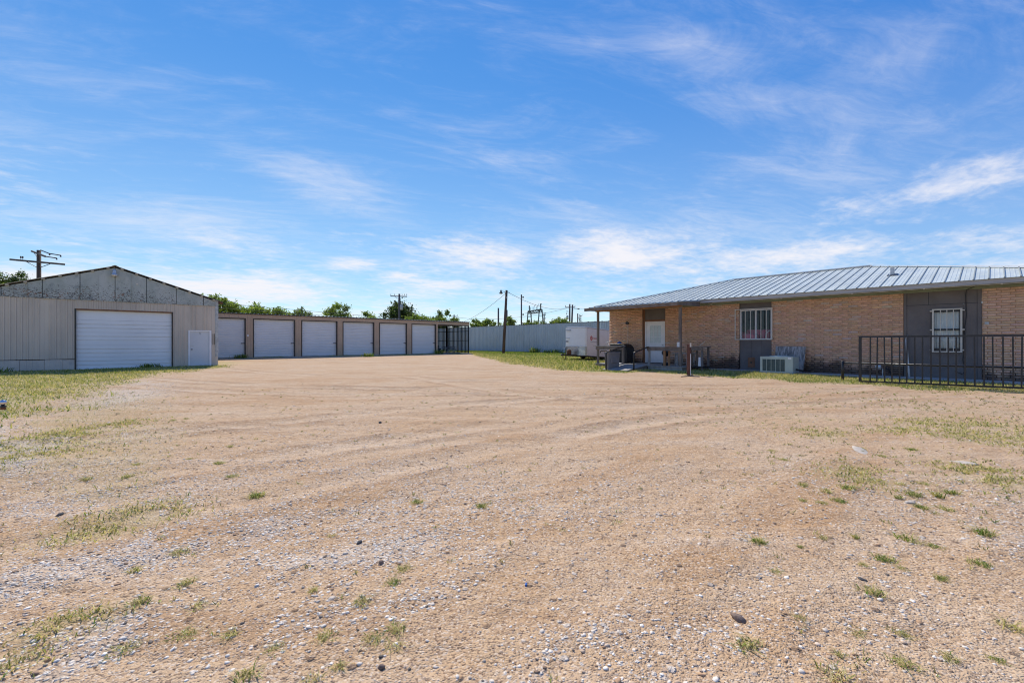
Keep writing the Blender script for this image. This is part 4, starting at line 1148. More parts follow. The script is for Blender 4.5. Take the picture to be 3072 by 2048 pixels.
MB().box(26.62, 26.76, 41.93, 41.95, 0.80, 0.86).build('headlight', M['cream'], t)

# ------------------------------------------------------------------ tall metal fence behind the lot
def metal_fence():
    T = thing('metal_fence', 'tall pale blue ribbed metal fence closing off the grassy back lot', 'fence', (38, 34, 0.16))
    X = 38.0
    c = cuts(9.0, 61.0, 0.9)
    for a, b in zip(c[:-1], c[1:]):
        ribbed(MB(), 'y', a + 0.004, b - 0.004, 0.24, 3.56, X + random.uniform(-0.012, 0.012), -1, 0.3, 0.055, 0.05, 0.025, phase=a).build('fence_panel', M['fence'], T)
        MB().prism([(X - 0.05, a, 3.56), (X - 0.05, b, 3.56), (X - 0.05, b, 3.60), (X - 0.05, b - 0.12, 3.60), (X - 0.05, b - 0.17, 3.635), (X - 0.05, b - 0.25, 3.635), (X - 0.05, b - 0.30, 3.60), (X - 0.05, a, 3.60)], (0.10, 0, 0)).build('fence_cap', M['darksteel'], T)
    MB().box(X + 0.025, X + 0.08, 9, 61, 0.05, 0.30).build('kick_board', M['darkpaint'], T)
    for y in np.arange(9.5, 61, 3.0):
        MB().box(X + 0.03, X + 0.12, y, y + 0.09, 0.0, 3.5).build('fence_post', M['darksteel'], T)
metal_fence()

# ------------------------------------------------------------------ brick house at the right
HX = 21.4                                   # face of the brick wall
def tinted_boxes(name, boxes, tints, mat, parent):
    """bricks joined into one mesh, each with bevelled front and its own tone"""
    V, F, C = [], [], []
    for (y0, y1, z0, z1, d), t in zip(boxes, tints):
        V += brick_verts(y0, y1, z0, z1, d)
        o = len(V) - 8
        F += [(o + 4, o + 5, o + 6, o + 7), (o, o + 1, o + 5, o + 4), (o + 1, o + 2, o + 6, o + 5), (o + 2, o + 3, o + 7, o + 6), (o + 3, o, o + 4, o + 7)]
        C += [t] * 8
    me = np_mesh(name, np.array(V), np.array(F), mat, np.array(C), False, 4)
    return link(name, me, parent)
def brick_verts(y0, y1, z0, z1, d):
    e = 0.006
    xb = HX + 0.045; xf = HX + d
    return [(xb, y0, z0), (xb, y1, z0), (xb, y1, z1), (xb, y0, z1), (xf, y0 + e, z0 + e), (xf, y1 - e, z0 + e), (xf, y1 - e, z1 - e), (xf, y0 + e, z1 - e)]

def brick_house():
    T = thing('brick_house', 'low orange brick building with shallow grey metal hip roof', 'building', (26.3, 6.5, 0.12))
    ZB, ZT = 0.14, 3.175
    segs = [(12.91, 15.05), (7.91, 11.57), (2.22, 6.57), (-2.0, 0.26)]
    CH, BL, J = (ZT - ZB) / 36, 0.305, 0.011
    rnd = random.Random(3)
    small, tone = [], []
    near = []
    for s, (a, b) in enumerate(segs):
        MB().box(HX + 0.013 if s < 3 else HX + 0.02, HX + 0.16, a + 0.004, b - 0.004, ZB, ZT + 0.1).build('mortar_core', M['mortar'], T)
        for r in range(36):
            z0 = ZB + r * CH
            off = (0.0, 0.34)[r % 2] * BL + (0.04 if s == 1 else 0)
            y = a - BL + off
            while y < b:
                y0, y1 = max(y, a), min(y + BL, b)
                if y1 - y0 > 0.06:
                    jj = J * (1.0 if s < 3 else 0.9)
                    d = rnd.uniform(-0.006, 0.007) if s < 3 else rnd.uniform(-0.003, 0.003)
                    base = (0.68, 0.41, 0.265) if s < 3 else (0.71, 0.465, 0.325)
                    k = rnd.gauss(1, 0.085 if s < 3 else 0.05)
                    if s < 3 and rnd.random() < 0.07: base, k = (0.60, 0.46, 0.36), rnd.uniform(0.9, 1.1)
                    c = (base[0] * k, base[1] * k * rnd.uniform(0.95, 1.06), base[2] * k * rnd.uniform(0.92, 1.1))
                    bx = (y0 + jj / 2, y1 - jj / 2, z0 + jj / 2, z0 + CH - jj / 2, d)
                    ymid = (y0 + y1) / 2
                    if (-0.95 < ymid < 0.3) or (2.2 < ymid < 3.55): near.append((ymid, bx, c))
                    else: small.append(bx); tone.append(c)
                y += BL
    near.sort(key=lambda q: q[0])
    for _, bx, c in near[300:]: small.append(bx); tone.append(c)
    for _, bx, c in near[:300]:
        m = MB(); v = brick_verts(*bx)
        tinted_boxes('brick', [bx], [c], M['brick'], T)
    kind(tinted_boxes('bricks', small, tone, M['brick'], T), 'stuff')
    # other walls (same brick, plain)
    for nm, bx in (('end_wall', (HX + 0.05, 31.2, 14.93, 15.046)), ('end_wall', (HX + 0.05, 31.2, -1.996, -1.88)), ('rear_wall', (31.08, 31.2, -1.88, 14.93))):
        me = MB().box(bx[0], bx[1], bx[2], bx[3], ZB, ZT + 0.1).build(nm, M['brick'], T)
        at = me.data.color_attributes.new('tint', 'FLOAT_COLOR', 'POINT')
        at.data.foreach_set('color', [0.36, 0.21, 0.13, 1.0] * len(me.data.vertices))
    MB().box(20.35, 31.3, -2.4, 9.15, 0.0, 0.145).build('footing_slab', M['concrete'], T)
    MB().box(21.3, 31.3, 9.15, 15.1, 0.0, 0.139).build('footing_slab', M['concrete'], T)
    # --- recess with the front door
    XR = HX + 0.115
    MB().box(XR, XR + 0.05, 11.575, 12.905, 2.60, ZT + 0.08).build('transom_panel', M['darkpaint'], T)
    MB().box(XR - 0.035, XR + 0.05, 12.79, 12.905, ZB, 2.60).build('door_side_board', M['browntrim'], T)
    MB().box(XR - 0.035, XR + 0.05, 11.575, 11.62, ZB, 2.60).build('door_side_board', M['browntrim'], T)
    MB().box(XR - 0.04, XR + 0.05, 11.62, 12.79, 2.50, 2.60).build('door_lintel', M['browntrim'], T)
    MB().box(XR - 0.03, XR - 0.001, 12.80, 12.905, 2.602, ZT + 0.02).build('transom_post', M['browntrim'], T)
    D = bpy.data.objects.new('front_door', None); COL.objects.link(D); D.location = (XR, 12.2, 0.29); D.parent = T; D.matrix_parent_inverse = world_of(T).inverted()
    xd = XR - 0.01
    fr = MB().box(xd - 0.02, XR + 0.05, 12.70, 12.79, 0.29, 2.50).box(xd - 0.02, XR + 0.05, 11.62, 11.67, 0.29, 2.50).box(xd - 0.02, XR + 0.05, 11.67, 12.70, 2.45, 2.50)
    fr.build('door_frame', M['whitepaint'], D)
    y0, y1, zg0, zg1 = 11.68, 12.69, 1.36, 2.28
    leaf = MB().box(xd + 0.01, XR + 0.04, y0, y1, 0.31, zg0).box(xd + 0.01, XR + 0.04, y0, y1, zg1, 2.445).box(xd + 0.01, XR + 0.04, y0, y0 + 0.19, zg0, zg1).box(xd + 0.01, XR + 0.04, y1 - 0.19, y1, zg0, zg1)
    leaf.build('door_leaf', M['whitepaint'], D)
    for p in ((y0 + 0.12, y0 + 0.46), (y1 - 0.46, y1 - 0.12)):
        MB().cbox(xd - 0.004, xd + 0.012, p[0], p[1], 0.46, 1.16, 0.008).build('door_panel', M['whitepaint'], D)
    MB().box(xd + 0.018, xd + 0.024, y0 + 0.19, y1 - 0.19, zg0, zg1).build('door_glass', M['glass'], D)
    mu = MB()
    for k in (1, 2):
        yy = y0 + 0.19 + k * 0.21; mu.box(xd + 0.004, xd + 0.017, yy - 0.013, yy + 0.013, zg0, zg1)
        zz = zg0 + k * (zg1 - zg0) / 3; mu.box(xd + 0.005, xd + 0.0165, y0 + 0.19, y1 - 0.19, zz - 0.012, zz + 0.012)
    mu.build('muntin', M['whitepaint'], D)
    MB().box(xd + 0.035, xd + 0.045, y0 + 0.17, y1 - 0.17, zg0 - 0.03, zg1 + 0.03).build('door_blind', M['curtain'], D)
    MB().lathe((xd + 0.01, y0 + 0.08, 1.25), [(0.03, 0), (0.028, -0.02), (0.015, -0.03), (0.03, -0.05), (0.03, -0.07), (0.01, -0.08)], 12, 'X').build('door_knob', M['alu'], D, True)
    MB().box(XR - 0.06, XR + 0.05, 11.62, 12.79, 0.139, 0.305).build('door_sill', M['black'], D)
    # --- window recess
    XW = HX + 0.10
    MB().box(XW, XW + 0.05, 6.575, 7.905, 2.87, ZT + 0.08).build('upper_board', M['darkpaint'], T)
    MB().box(XW, XW + 0.05, 6.575, 7.905, ZB, 1.50).build('lower_board', M['darkpaint'], T)
    for y in (7.40, 6.98):
        MB().box(XW - 0.006, XW, y, y + 0.006, ZB, 1.49).build('board_joint', M['black'], T)
    MB().box(XW - 0.022, XW, 7.27, 7.56, 0.26, 0.70).build('wall_hatch', M['browntrim'], T)
    MB().lathe((XW - 0.024, 7.42, 0.47), [(0.045, 0.0), (0.045, 0.004)], 12, 'X').build('hatch_hole', M['black'], T)
    W = bpy.data.objects.new('window', None); COL.objects.link(W); W.location = (XW, 7.2, 1.5); W.parent = T; W.matrix_parent_inverse = world_of(T).inverted()
    f = MB()
    z0, z1, a, b = 1.50, 2.87, 6.575, 7.905
    f.box(XW - 0.02, XW + 0.06, a, b, z0, z0 + 0.06).box(XW - 0.02, XW + 0.06, a, b, z1 - 0.05, z1).box(XW - 0.02, XW + 0.06, a, a + 0.05, z0 + 0.06, z1 - 0.05).box(XW - 0.02, XW + 0.06, b - 0.06, b, z0 + 0.06, z1 - 0.05).box(XW - 0.025, XW + 0.05, 7.20, 7.26, z0 + 0.06, z1 - 0.05)
    f.build('window_frame', M['whitepaint'], W)
    MB().box(XW + 0.02, XW + 0.026, a + 0.05, 7.20, z0 + 0.06, z1 - 0.05).build('pane', M['glass'], W)
    MB().box(XW + 0.02, XW + 0.026, 7.26, b - 0.06, z0 + 0.06, z1 - 0.05).build('pane', M['glass'], W)
    xb = HX - 0.10
    ga, gb, gz0, gz1 = 6.50, 8.06, 1.50, 2.90
    fr = MB().box(xb - 0.015, xb + 0.015, ga, gb, gz0, gz0 + 0.035).box(xb - 0.015, xb + 0.015, ga, gb, gz1 - 0.035, gz1).box(xb - 0.0151, xb + 0.0151, ga, ga + 0.035, gz0 + 0.035, gz1 - 0.035).box(xb - 0.0151, xb + 0.0151, gb - 0.035, gb, gz0 + 0.035, gz1 - 0.035)
    for yy in (ga + 0.01, gb - 0.03):
        for zz in (gz0 + 0.05, gz1 - 0.09): fr.box(xb + 0.016, HX + 0.02, yy, yy + 0.02, zz, zz + 0.03)
    fr.build('grille_frame', M['cream'], W)
    for k in range(1, 7):
        yy = ga + 0.02 + (gb - ga - 0.04) * k / 7
        MB().box(xb - 0.011, xb + 0.011, yy - 0.011, yy + 0.011, gz0 + 0.035, gz1 - 0.035).build('grille_bar', M['cream'], W)
    # --- tall charcoal bay with the second window
    XB = HX + 0.06
    A, B = 0.265, 2.215
    MB().box(XB, XB + 0.05, A, B, 2.72, ZT + 0.08).build('bay_board', M['darkpaint'], T)
    MB().box(XB, XB + 0.05, 1.50, B, 0.14, 2.712).build('bay_board', M['darkpaint'], T)
    MB().box(XB, XB + 0.05, A, 0.69, 0.14, 2.712).build('bay_board', M['darkpaint'], T)
    MB().box(XB, XB + 0.05, 0.694, 1.496, 0.14, 1.06).build('bay_board', M['darkpaint'], T)
    MB().box(XB, XB + 0.05, 0.694, 1.496, 2.50, 2.712).build('bay_board', M['darkpaint'], T)
    MB().box(XB - 0.03, XB, A + 0.0, A + 0.09, 0.14, ZT + 0.06).build('corner_batten', M['darkpaint'], T)
    MB().box(XB - 0.03, XB, B - 0.07, B, 0.14, ZT + 0.06).build('corner_batten', M['darkpaint'], T)
    MB().box(XB - 0.008, XB, A + 0.09, B - 0.07, 2.708, 2.722).build('board_joint', M['black'], T)
    MB().box(XB - 0.008, XB, 1.55, 1.562, 2.722, ZT).build('board_joint', M['black'], T)
    W = bpy.data.objects.new('window', None); COL.objects.link(W); W.location = (XB, 1.1, 1.05); W.parent = T; W.matrix_parent_inverse = world_of(T).inverted()
    MB().box(XB - 0.015, XB + 0.05, 0.694, 0.79, 1.06, 2.50).box(XB - 0.015, XB + 0.05, 1.41, 1.496, 1.06, 2.50).box(XB - 0.015, XB + 0.05, 0.79, 1.41, 2.44, 2.50).box(XB - 0.015, XB + 0.05, 0.79, 1.41, 1.06, 1.18).box(XB - 0.012, XB + 0.04, 0.79, 1.41, 1.80, 1.86).build('window_frame', M['black'], W)
    MB().box(XB + 0.02, XB + 0.026, 0.79, 1.41, 1.86, 2.44).build('pane', M['glass'], W)
    MB().box(XB + 0.012, XB + 0.018, 0.79, 1.41, 1.18, 1.80).build('pane', M['glass'], W)
    cv, cf = [], []
    for k in range(49):                                            # hanging folds
        y = 0.75 + 0.7 * k / 48; x = XB + 0.085 + 0.022 * math.sin(k * 1.05) + 0.01 * math.sin(k * 0.4)
        cv += [(x, y, 1.15), (x + 0.012 * math.sin(k * 0.7), y, 2.47)]
        if k: cf.append((2 * k - 2, 2 * k, 2 * k + 1, 2 * k - 1))
    MB().add(cv, cf).build('curtain', M['curtain'], W, True, recalc=False)
    bl = MB()
    for k in range(9): bl.bar((XB + 0.05, 0.80, 1.22 + k * 0.045), (XB + 0.05, 1.38, 1.22 + k * 0.045), 0.03, 0.004)
    bl.build('blind', M['whitepaint'], W)
    xg = XB - 0.085
    fr = MB().box(xg - 0.014, xg + 0.014, 0.715, 0.765, 1.04, 2.55).box(xg - 0.014, xg + 0.014, 1.415, 1.465, 1.04, 2.55).box(xg - 0.014, xg + 0.014, 0.765, 1.415, 2.505, 2.55).box(xg - 0.014, xg + 0.014, 0.765, 1.415, 1.04, 1.08)
    for yy in (0.66, 1.465):
        for zz in (1.10, 1.80, 2.46): fr.box(xg + 0.015, XB + 0.001, yy + 0.005, yy + 0.05, zz, zz + 0.04).box(xg - 0.008, xg + 0.014, yy, yy + 0.055, zz, zz + 0.04)
    fr.build('grille_frame', M['cream'], W)
    for yy in (0.93, 1.09, 1.25):
        MB().box(xg - 0.011, xg + 0.011, yy - 0.011, yy + 0.011, 1.08, 2.505).build('grille_bar', M['cream'], W)
    # --- eaves
    EX, EZ = 20.8, 3.42
    Y0, Y1 = -2.6, 15.65
    MB().box(EX - 0.02, EX + 0.02, Y0, Y1, 3.255, 3.40).build('fascia', M['fascia'], T)
    MB().box(EX + 0.02, HX + 0.1, Y0, Y1, 3.262, 3.285).build('soffit', M['green'], T)
    MB().box(HX - 0.022, HX + 0.02, -2.02, 15.04, 3.165, 3.258).build('frieze_board', M['green'], T)
    MB().tube([(EX + 0.045, y, 3.235 + 0.006 * math.sin(y * 1.7)) for y in np.arange(-2.5, 9.2, 0.6)], 0.011, 6).build('conduit', M['cream'], T)
    MB().tube([(EX + 0.05, 9.1, 3.235), (EX + 0.3, 9.0, 3.2), (HX - 0.03, 9.35, 3.10)], 0.010, 6).build('conduit', M['cream'], T)
    for y in (6.0, 3.6, 1.6, -0.2): MB().box(EX + 0.02, EX + 0.07, y, y + 0.05, 3.215, 3.25).build('conduit_clip', M['cream'], T)
    # --- roof: standing-rib sheets on the front slope
    RX, RZ = 26.3, 4.93
    p = (RZ - EZ) / (RX - EX)
    ya, yb = 10.05, 3.85
    smax = lambda y: (RX - EX) * max(0.0, min(1.0, (Y1 - y) / (Y1 - ya), (y - Y0) / (yb - Y0)))
    def RP(s, y, h=0.0): return (EX - 0.07 + s, y, EZ - 0.07 * p + s * p + h)
    N = 54; w = (Y1 - Y0) / N
    for k in range(N):
        y0, y1 = Y0 + k * w, Y0 + (k + 1) * w
        s0, s1 = smax(y0), smax(y1)
        poly = [RP(0, y0), RP(0, y1)]
        if s1 > 0.02: poly.append(RP(s1, y1))
        for br in (ya, yb):
            if y0 < br < y1: poly.append(RP(RX - EX, br))
        if s0 > 0.02: poly.append(RP(s0, y0))
        pn = MB().prism(poly, (0, 0, 0.012)).build('roof_panel', M['roof'], T)
        sm = min(s0, s1)
        if sm > 0.1:
            for q in (0.32, 0.66):     # shallow stiffening ribs between
                yy = y0 + q * w; ss = min(smax(yy), sm + 0.2)
                MB().prism([RP(0, yy - 0.012, 0.012), RP(0, yy + 0.012, 0.012), RP(ss, yy + 0.012, 0.012), RP(ss, yy - 0.012, 0.012)], (0, 0, 0.006)).build('panel_bead', M['roof'], pn)
        if s0 > 0.05:
            e = RP(0, y0); r = RP(s0, y0)
            vs = []
            for (x, y, z), in ((e,), (r,)):
                vs += [(x, y - 0.026, z + 0.005), (x, y - 0.012, z + 0.042), (x, y + 0.012, z + 0.042), (x, y + 0.026, z + 0.005)]
            MB().add(vs, [(0, 1, 5, 4), (1, 2, 6, 5), (2, 3, 7, 6), (3, 0, 4, 7), (0, 3, 2, 1), (4, 5, 6, 7)]).build('rib', M['seam'], pn)
    XE = 2 * RX - EX + 0.07
    MB().prism([RP(0, Y1), (XE, Y1, RP(0, 0)[2]), (RX, ya, RZ)], (0, 0, 0.012)).build('hip_slope', M['roof'], T)
    MB().prism([RP(0, Y0), (XE, Y0, RP(0, 0)[2]), (RX, yb, RZ)], (0, 0, 0.012)).build('hip_slope', M['roof'], T)
    MB().prism([(XE, Y0, RP(0, 0)[2]), (XE, Y1, RP(0, 0)[2]), (RX, ya, RZ), (RX, yb, RZ)], (0, 0, 0.012)).build('rear_slope', M['roof'], T)
    for q0, q1 in (((RX, ya, RZ + 0.05), (RX, yb, RZ + 0.05)), ((RX, ya, RZ + 0.05), tuple(RP(0, Y1, 0.05))), ((RX, yb, RZ + 0.05), tuple(RP(0, Y0, 0.05)))):
        MB().bar(q0, q1, 0.26, 0.035).build('ridge_cap', M['whitepaint'], T)
    # vent pipe with its dark boot
    vx, vy = 23.2, 2.74; vz = EZ + (vx - EX) * p
    V = MB().box(vx - 0.06, vx + 0.06, vy - 0.06, vy + 0.06, vz, vz + 0.30).build('vent_pipe', M['alu'], T)
    MB().prism([(vx - 0.3, vy - 0.2, vz - 0.3 * p + 0.015), (vx + 0.14, vy - 0.16, vz + 0.14 * p + 0.015), (vx + 0.14, vy + 0.14, vz + 0.14 * p + 0.015), (vx - 0.22, vy + 0.14, vz - 0.22 * p + 0.015)], (0, 0, 0.02)).build('vent_boot', M['black'], V)
    # --- fittings on the wall
    MB().tube([(HX - 0.05, 2.14, 1.50), (HX - 0.06, 2.12, 1.58), (HX + 0.04, 2.11, 1.62)], 0.028, 8).tube([(HX - 0.05, 2.14, 1.50), (HX - 0.05, 2.11, 0.9), (HX - 0.05, 2.06, 0.14)], 0.028, 8).build('drain_pipe', M['whiteplastic'], T, True)
    MB().tube([(EX + 0.10, 0.36, 3.24), (HX + 0.0, 0.62, 3.16), (XB - 0.02, 0.64, 3.0), (XB - 0.02, 0.62, 2.3), (XB - 0.03, 0.66, 1.9), (XB - 0.02, 0.65, 1.2), (XB - 0.02, 0.71, 0.8), (XB - 0.02, 0.64, 0.42), (XB - 0.04, 0.72, 0.30), (XB - 0.02, 0.9, 0.40)], 0.011, 6).build('cable', M['black'], T)
    L = MB().lathe((HX - 0.02, 13.78, 2.46), [(0.06, 0.03), (0.06, -0.01), (0.03, -0.02), (0.03, -0.05), (0.075, -0.08), (0.085, -0.14), (0.06, -0.15)], 14, 'X').build('wall_lamp', M['darksteel'], T, True)
    MB().tube([(HX - 0.018, 13.79, 2.42), (HX - 0.018, 13.80, 0.3)], 0.010, 6).build('lamp_conduit', M['alu'], L)
    MB().box(HX - 0.02, HX + 0.0, 0.10, 0.20, 1.98, 2.06).build('wall_scar', M['galv'], T)
    # --- dim room behind the glass
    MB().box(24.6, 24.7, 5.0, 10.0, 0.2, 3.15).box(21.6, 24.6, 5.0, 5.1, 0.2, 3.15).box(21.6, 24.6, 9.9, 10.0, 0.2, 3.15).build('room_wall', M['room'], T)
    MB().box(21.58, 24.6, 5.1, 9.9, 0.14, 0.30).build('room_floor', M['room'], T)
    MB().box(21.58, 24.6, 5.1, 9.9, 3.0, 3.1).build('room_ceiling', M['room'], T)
brick_house()

# furniture seen through the barred window
t = thing('standin_armchair', 'pink upholstered armchair seen through the barred window', 'standin_armchair', (22.5, 7.6, 0.3))
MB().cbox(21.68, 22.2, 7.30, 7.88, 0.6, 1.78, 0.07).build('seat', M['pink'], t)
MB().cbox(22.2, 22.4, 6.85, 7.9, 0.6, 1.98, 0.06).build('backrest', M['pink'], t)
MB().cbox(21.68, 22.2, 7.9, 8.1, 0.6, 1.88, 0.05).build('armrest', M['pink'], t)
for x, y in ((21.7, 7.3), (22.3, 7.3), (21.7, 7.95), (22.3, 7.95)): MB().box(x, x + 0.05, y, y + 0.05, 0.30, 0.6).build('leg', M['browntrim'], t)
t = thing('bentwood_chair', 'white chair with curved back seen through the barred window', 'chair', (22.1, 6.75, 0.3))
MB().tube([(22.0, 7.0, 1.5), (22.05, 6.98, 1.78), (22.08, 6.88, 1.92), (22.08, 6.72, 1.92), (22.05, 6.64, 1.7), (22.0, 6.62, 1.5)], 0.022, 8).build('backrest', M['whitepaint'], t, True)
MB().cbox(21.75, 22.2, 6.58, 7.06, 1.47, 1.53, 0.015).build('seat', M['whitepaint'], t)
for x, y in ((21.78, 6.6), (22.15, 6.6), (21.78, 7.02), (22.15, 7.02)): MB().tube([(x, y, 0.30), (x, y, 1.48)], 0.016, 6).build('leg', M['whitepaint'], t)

# ------------------------------------------------------------------ porch
def porch():
    T = thing('wooden_porch', 'weathered wooden porch with ramp, railings and lean-to roof on the brick house', 'porch', (20.0, 11.8, 0.1))
    DZ = 0.285
    X0, X1, Y0, Y1 = 19.0, 21.285, 9.45, 14.25
    n = 16; w = (X1 - X0) / n
    for k in range(n):
        MB().box(X0 - (0.03 if k == 0 else 0) + k * w, X0 + (k + 1) * w - 0.006, Y0, Y1, DZ - 0.035, DZ + random.uniform(-0.003, 0.003)).build('deck_board', M['deck'], T)
    MB().box(X0 + 0.005, X0 + 0.045, Y0 + 0.02, 11.15, 0.03, DZ - 0.04).build('skirt_board', M['deck'], T)
    MB().box(X0 + 0.005, X0 + 0.045, 12.6, Y1 - 0.02, 0.05, DZ - 0.04).build('skirt_board', M['wood'], T)
    MB().box(X0 + 0.05, X1, Y0 + 0.02, Y0 + 0.06, 0.05, DZ - 0.04).build('skirt_board', M['wood'], T)
    MB().box(X0 + 0.05, X1, Y1 - 0.06, Y1 - 0.02, 0.05, DZ - 0.04).build('skirt_board', M['wood'], T)
    # ramp
    a0, a1 = 11.17, 12.52
    for k in range(12):
        x0 = 17.2 + k * 0.148; x1 = x0 + 0.142
        z = lambda x: 0.085 + (x - 17.2) / 1.78 * (DZ - 0.09)
        MB().prism([(x0, a0, z(x0)), (x1, a0, z(x1)), (x1, a1, z(x1)), (x0, a1, z(x0))], (0, 0, 0.03)).build('ramp_board', M['deck'], T)
    for y in (a0 + 0.02, a1 - 0.06):
        MB().prism([(17.25, y, 0.03), (18.99, y, 0.03), (18.99, y, 0.25), (17.25, y, 0.088)], (0, 0.04, 0)).build('ramp_stringer', M['wood'], T)
    # posts and rails
    MB().box(X0 + 0.06, X0 + 0.16, 14.10, 14.20, DZ, 2.99).build('roof_post', M['wood'], T)
    MB().box(X0 + 0.05, X0 + 0.155, 9.54, 9.645, DZ, 3.02).build('roof_post', M['wood'], T)
    MB().box(X0 + 0.05, X0 + 0.14, 12.55, 12.65, DZ, 1.17).build('rail_post', M['wood'], T)
    MB().box(X0 + 0.05, X0 + 0.14, 11.10, 11.20, DZ, 1.14).build('rail_post', M['deck'], T)
    MB().box(X0 + 0.06, X0 + 0.14, 10.30, 10.40, DZ, 1.03).build('rail_post', M['newwood'], T)
    MB().box(X0 + 0.15, X0 + 0.20, 10.12, 10.20, DZ, 1.03).build('rail_post', M['newwood'], T)
    MB().box(X0 + 0.002, X0 + 0.048, 12.52, 14.22, 1.01, 1.17).build('rail_board', M['wood'], T)
    MB().box(X0 - 0.03, X0 + 0.17, 12.50, 14.36, 1.175, 1.21).build('rail_cap', M['deck'], T)
    MB().box(X0 + 0.002, X0 + 0.048, 9.52, 11.22, 0.99, 1.135).build('rail_board', M['wood'], T)
    MB().box(X0 - 0.03, X0 + 0.17, 9.46, 11.24, 1.14, 1.175).build('rail_cap', M['wood'], T)
    # lean-to roof that runs on from the eave
    RX0, RX1, ZR0, ZR1 = 18.52, 20.74, 3.165, 3.345
    A, B = 9.42, 14.62
    N = 15; w = (B - A) / N
    for k in range(N):
        y0 = A + k * w
        pn = MB().prism([(RX0, y0, ZR0), (RX0, y0 + w, ZR0), (RX1, y0 + w, ZR1), (RX1, y0, ZR1)], (0, 0, 0.012)).build('roof_panel', M['roof'], T)
        vs = []
        for x, z in ((RX0 - 0.02, ZR0), (RX1, ZR1)):
            vs += [(x, y0 - 0.035, z + 0.008), (x, y0 - 0.016, z + 0.05), (x, y0 + 0.016, z + 0.05), (x, y0 + 0.035, z + 0.008)]
        MB().add(vs, [(0, 1, 5, 4), (1, 2, 6, 5), (2, 3, 7, 6), (3, 0, 4, 7), (0, 3, 2, 1), (4, 5, 6, 7)]).build('rib', M['seam'], pn)
    MB().box(RX0 + 0.015, RX0 + 0.055, A + 0.02, B, 3.02, 3.16).build('fascia', M['wood'], T)
    MB().box(X0 + 0.04, X0 + 0.17, A + 0.1, B - 0.35, 2.995, 3.135).build('roof_beam', M['newwood'], T)
    MB().prism([(RX0 + 0.06, A + 0.02, 3.05), (20.76, A + 0.02, 3.10), (20.76, A + 0.02, 3.30), (RX0 + 0.06, A + 0.02, 3.155)], (0, 0.035, 0)).build('barge_board', M['wood'], T)
    MB().prism([(RX0 + 0.06, B - 0.04, 3.05), (20.76, B - 0.04, 3.10), (20.76, B - 0.04, 3.30), (RX0 + 0.06, B - 0.04, 3.155)], (0, 0.035, 0)).build('barge_board', M['wood'], T)
    for y in np.arange(A + 0.5, B - 0.3, 0.62):
        MB().prism([(RX0 + 0.06, y, 3.06), (20.76, y, 3.20), (20.76, y, 3.335), (RX0 + 0.06, y, 3.155)], (0, 0.04, 0)).build('rafter', M['newwood'], T)
    # black pipe handrails of the ramp
    for (px, py), (qx, qy) in (((17.15, 12.24), (19.02, 12.55)), ((17.72, 11.12), (19.02, 11.14))):
        h = MB().tube([(px, py, 0.04), (px, py, 0.86), (px + 0.01, py, 0.90), (px + 0.05, py + 0.005, 0.92), (qx, qy, 1.17)], 0.034, 8).build('handrail', M['black'], T, True)
porch()

# things standing on and beside the porch
# long grey tub on the ramp: slanted with the boards, open on top
m = MB()
x0, x1, y0, y1 = 17.30, 18.22, 12.20, 12.44
zb = lambda x: 0.122 + (x - 17.2) / 1.78 * 0.195
vs = []
for x, q in ((x0, 0.03), (x1, -0.03)):
    vs += [(x + q, y0 + 0.03, zb(x)), (x + q, y1 - 0.03, zb(x)), (x, y0, 0.905), (x, y1, 0.905), (x + q * 0.6, y0 + 0.03, 0.905), (x + q * 0.6, y1 - 0.03, 0.905), (x + q, y0 + 0.05, zb(x) + 0.03), (x + q, y1 - 0.05, zb(x) + 0.03)]
m.add(vs, [(0, 8, 10, 2), (1, 3, 11, 9), (0, 2, 3, 1), (8, 9, 11, 10), (0, 1, 9, 8), (2, 10, 12, 4), (3, 5, 13, 11), (2, 4, 5, 3), (10, 11, 13, 12), (4, 12, 14, 6), (5, 7, 15, 13), (4, 6, 7, 5), (12, 13, 15, 14), (6, 14, 15, 7)])
t = thing('plastic_tub', 'big grey plastic tub standing on the ramp by its left handrail', 'bin', (17.8, 12.2, 0.15))
m.build('body', M['greybin'], t)
MB().cbox(x0 - 0.02, x1 + 0.02, y0 - 0.025, y0 + 0.0, 0.86, 0.925, 0.008).build('rim', M['greybin'], t)
MB().box(x0 - 0.018, x0 + 0.0, y0 - 0.003, y1 + 0.02, 0.86, 0.925).build('rim', M['greybin'], t)
MB().cbox(x0 + 0.22, x1 - 0.22, y0 - 0.004, y0 + 0.05, 0.40, 0.70, 0.02).build('side_panel', M['greybin'], t)
MB().cbox(x0 - 0.006, x0 + 0.05, y0 + 0.06, y1 - 0.06, 0.30, 0.68, 0.015).build('side_panel', M['greybin'], t)

t = thing('covered_grill', 'barbecue under a black cover left of the white porch door', 'grill', (20.4, 13.5, 0.285))
cv = []
prof = [(12.98, 0.32), (12.96, 0.85), (13.02, 1.12), (13.16, 1.27), (13.36, 1.31), (14.02, 1.31), (14.06, 1.2), (14.06, 0.32)]
m = MB()
vs = []
for x, k in ((20.02, 0.97), (20.10, 1.0), (20.72, 1.0), (20.78, 0.97)):
    vs += [(x, 13.55 + (y - 13.55) * k, 0.32 + (z - 0.32) * k) for y, z in prof]
n = len(prof)
fs = [tuple(range(n)), tuple(range(3 * n, 4 * n))[::-1]]
for r in range(3):
    for i in range(n): fs.append((r * n + i, r * n + (i + 1) % n, (r + 1) * n + (i + 1) % n, (r + 1) * n + i))
m.add(vs, fs).build('cover', M['blackmatt'], t)
MB().cbox(20.0, 20.06, 13.40, 14.05, 1.25, 1.315, 0.01).build('shelf_edge', M['black'], t)
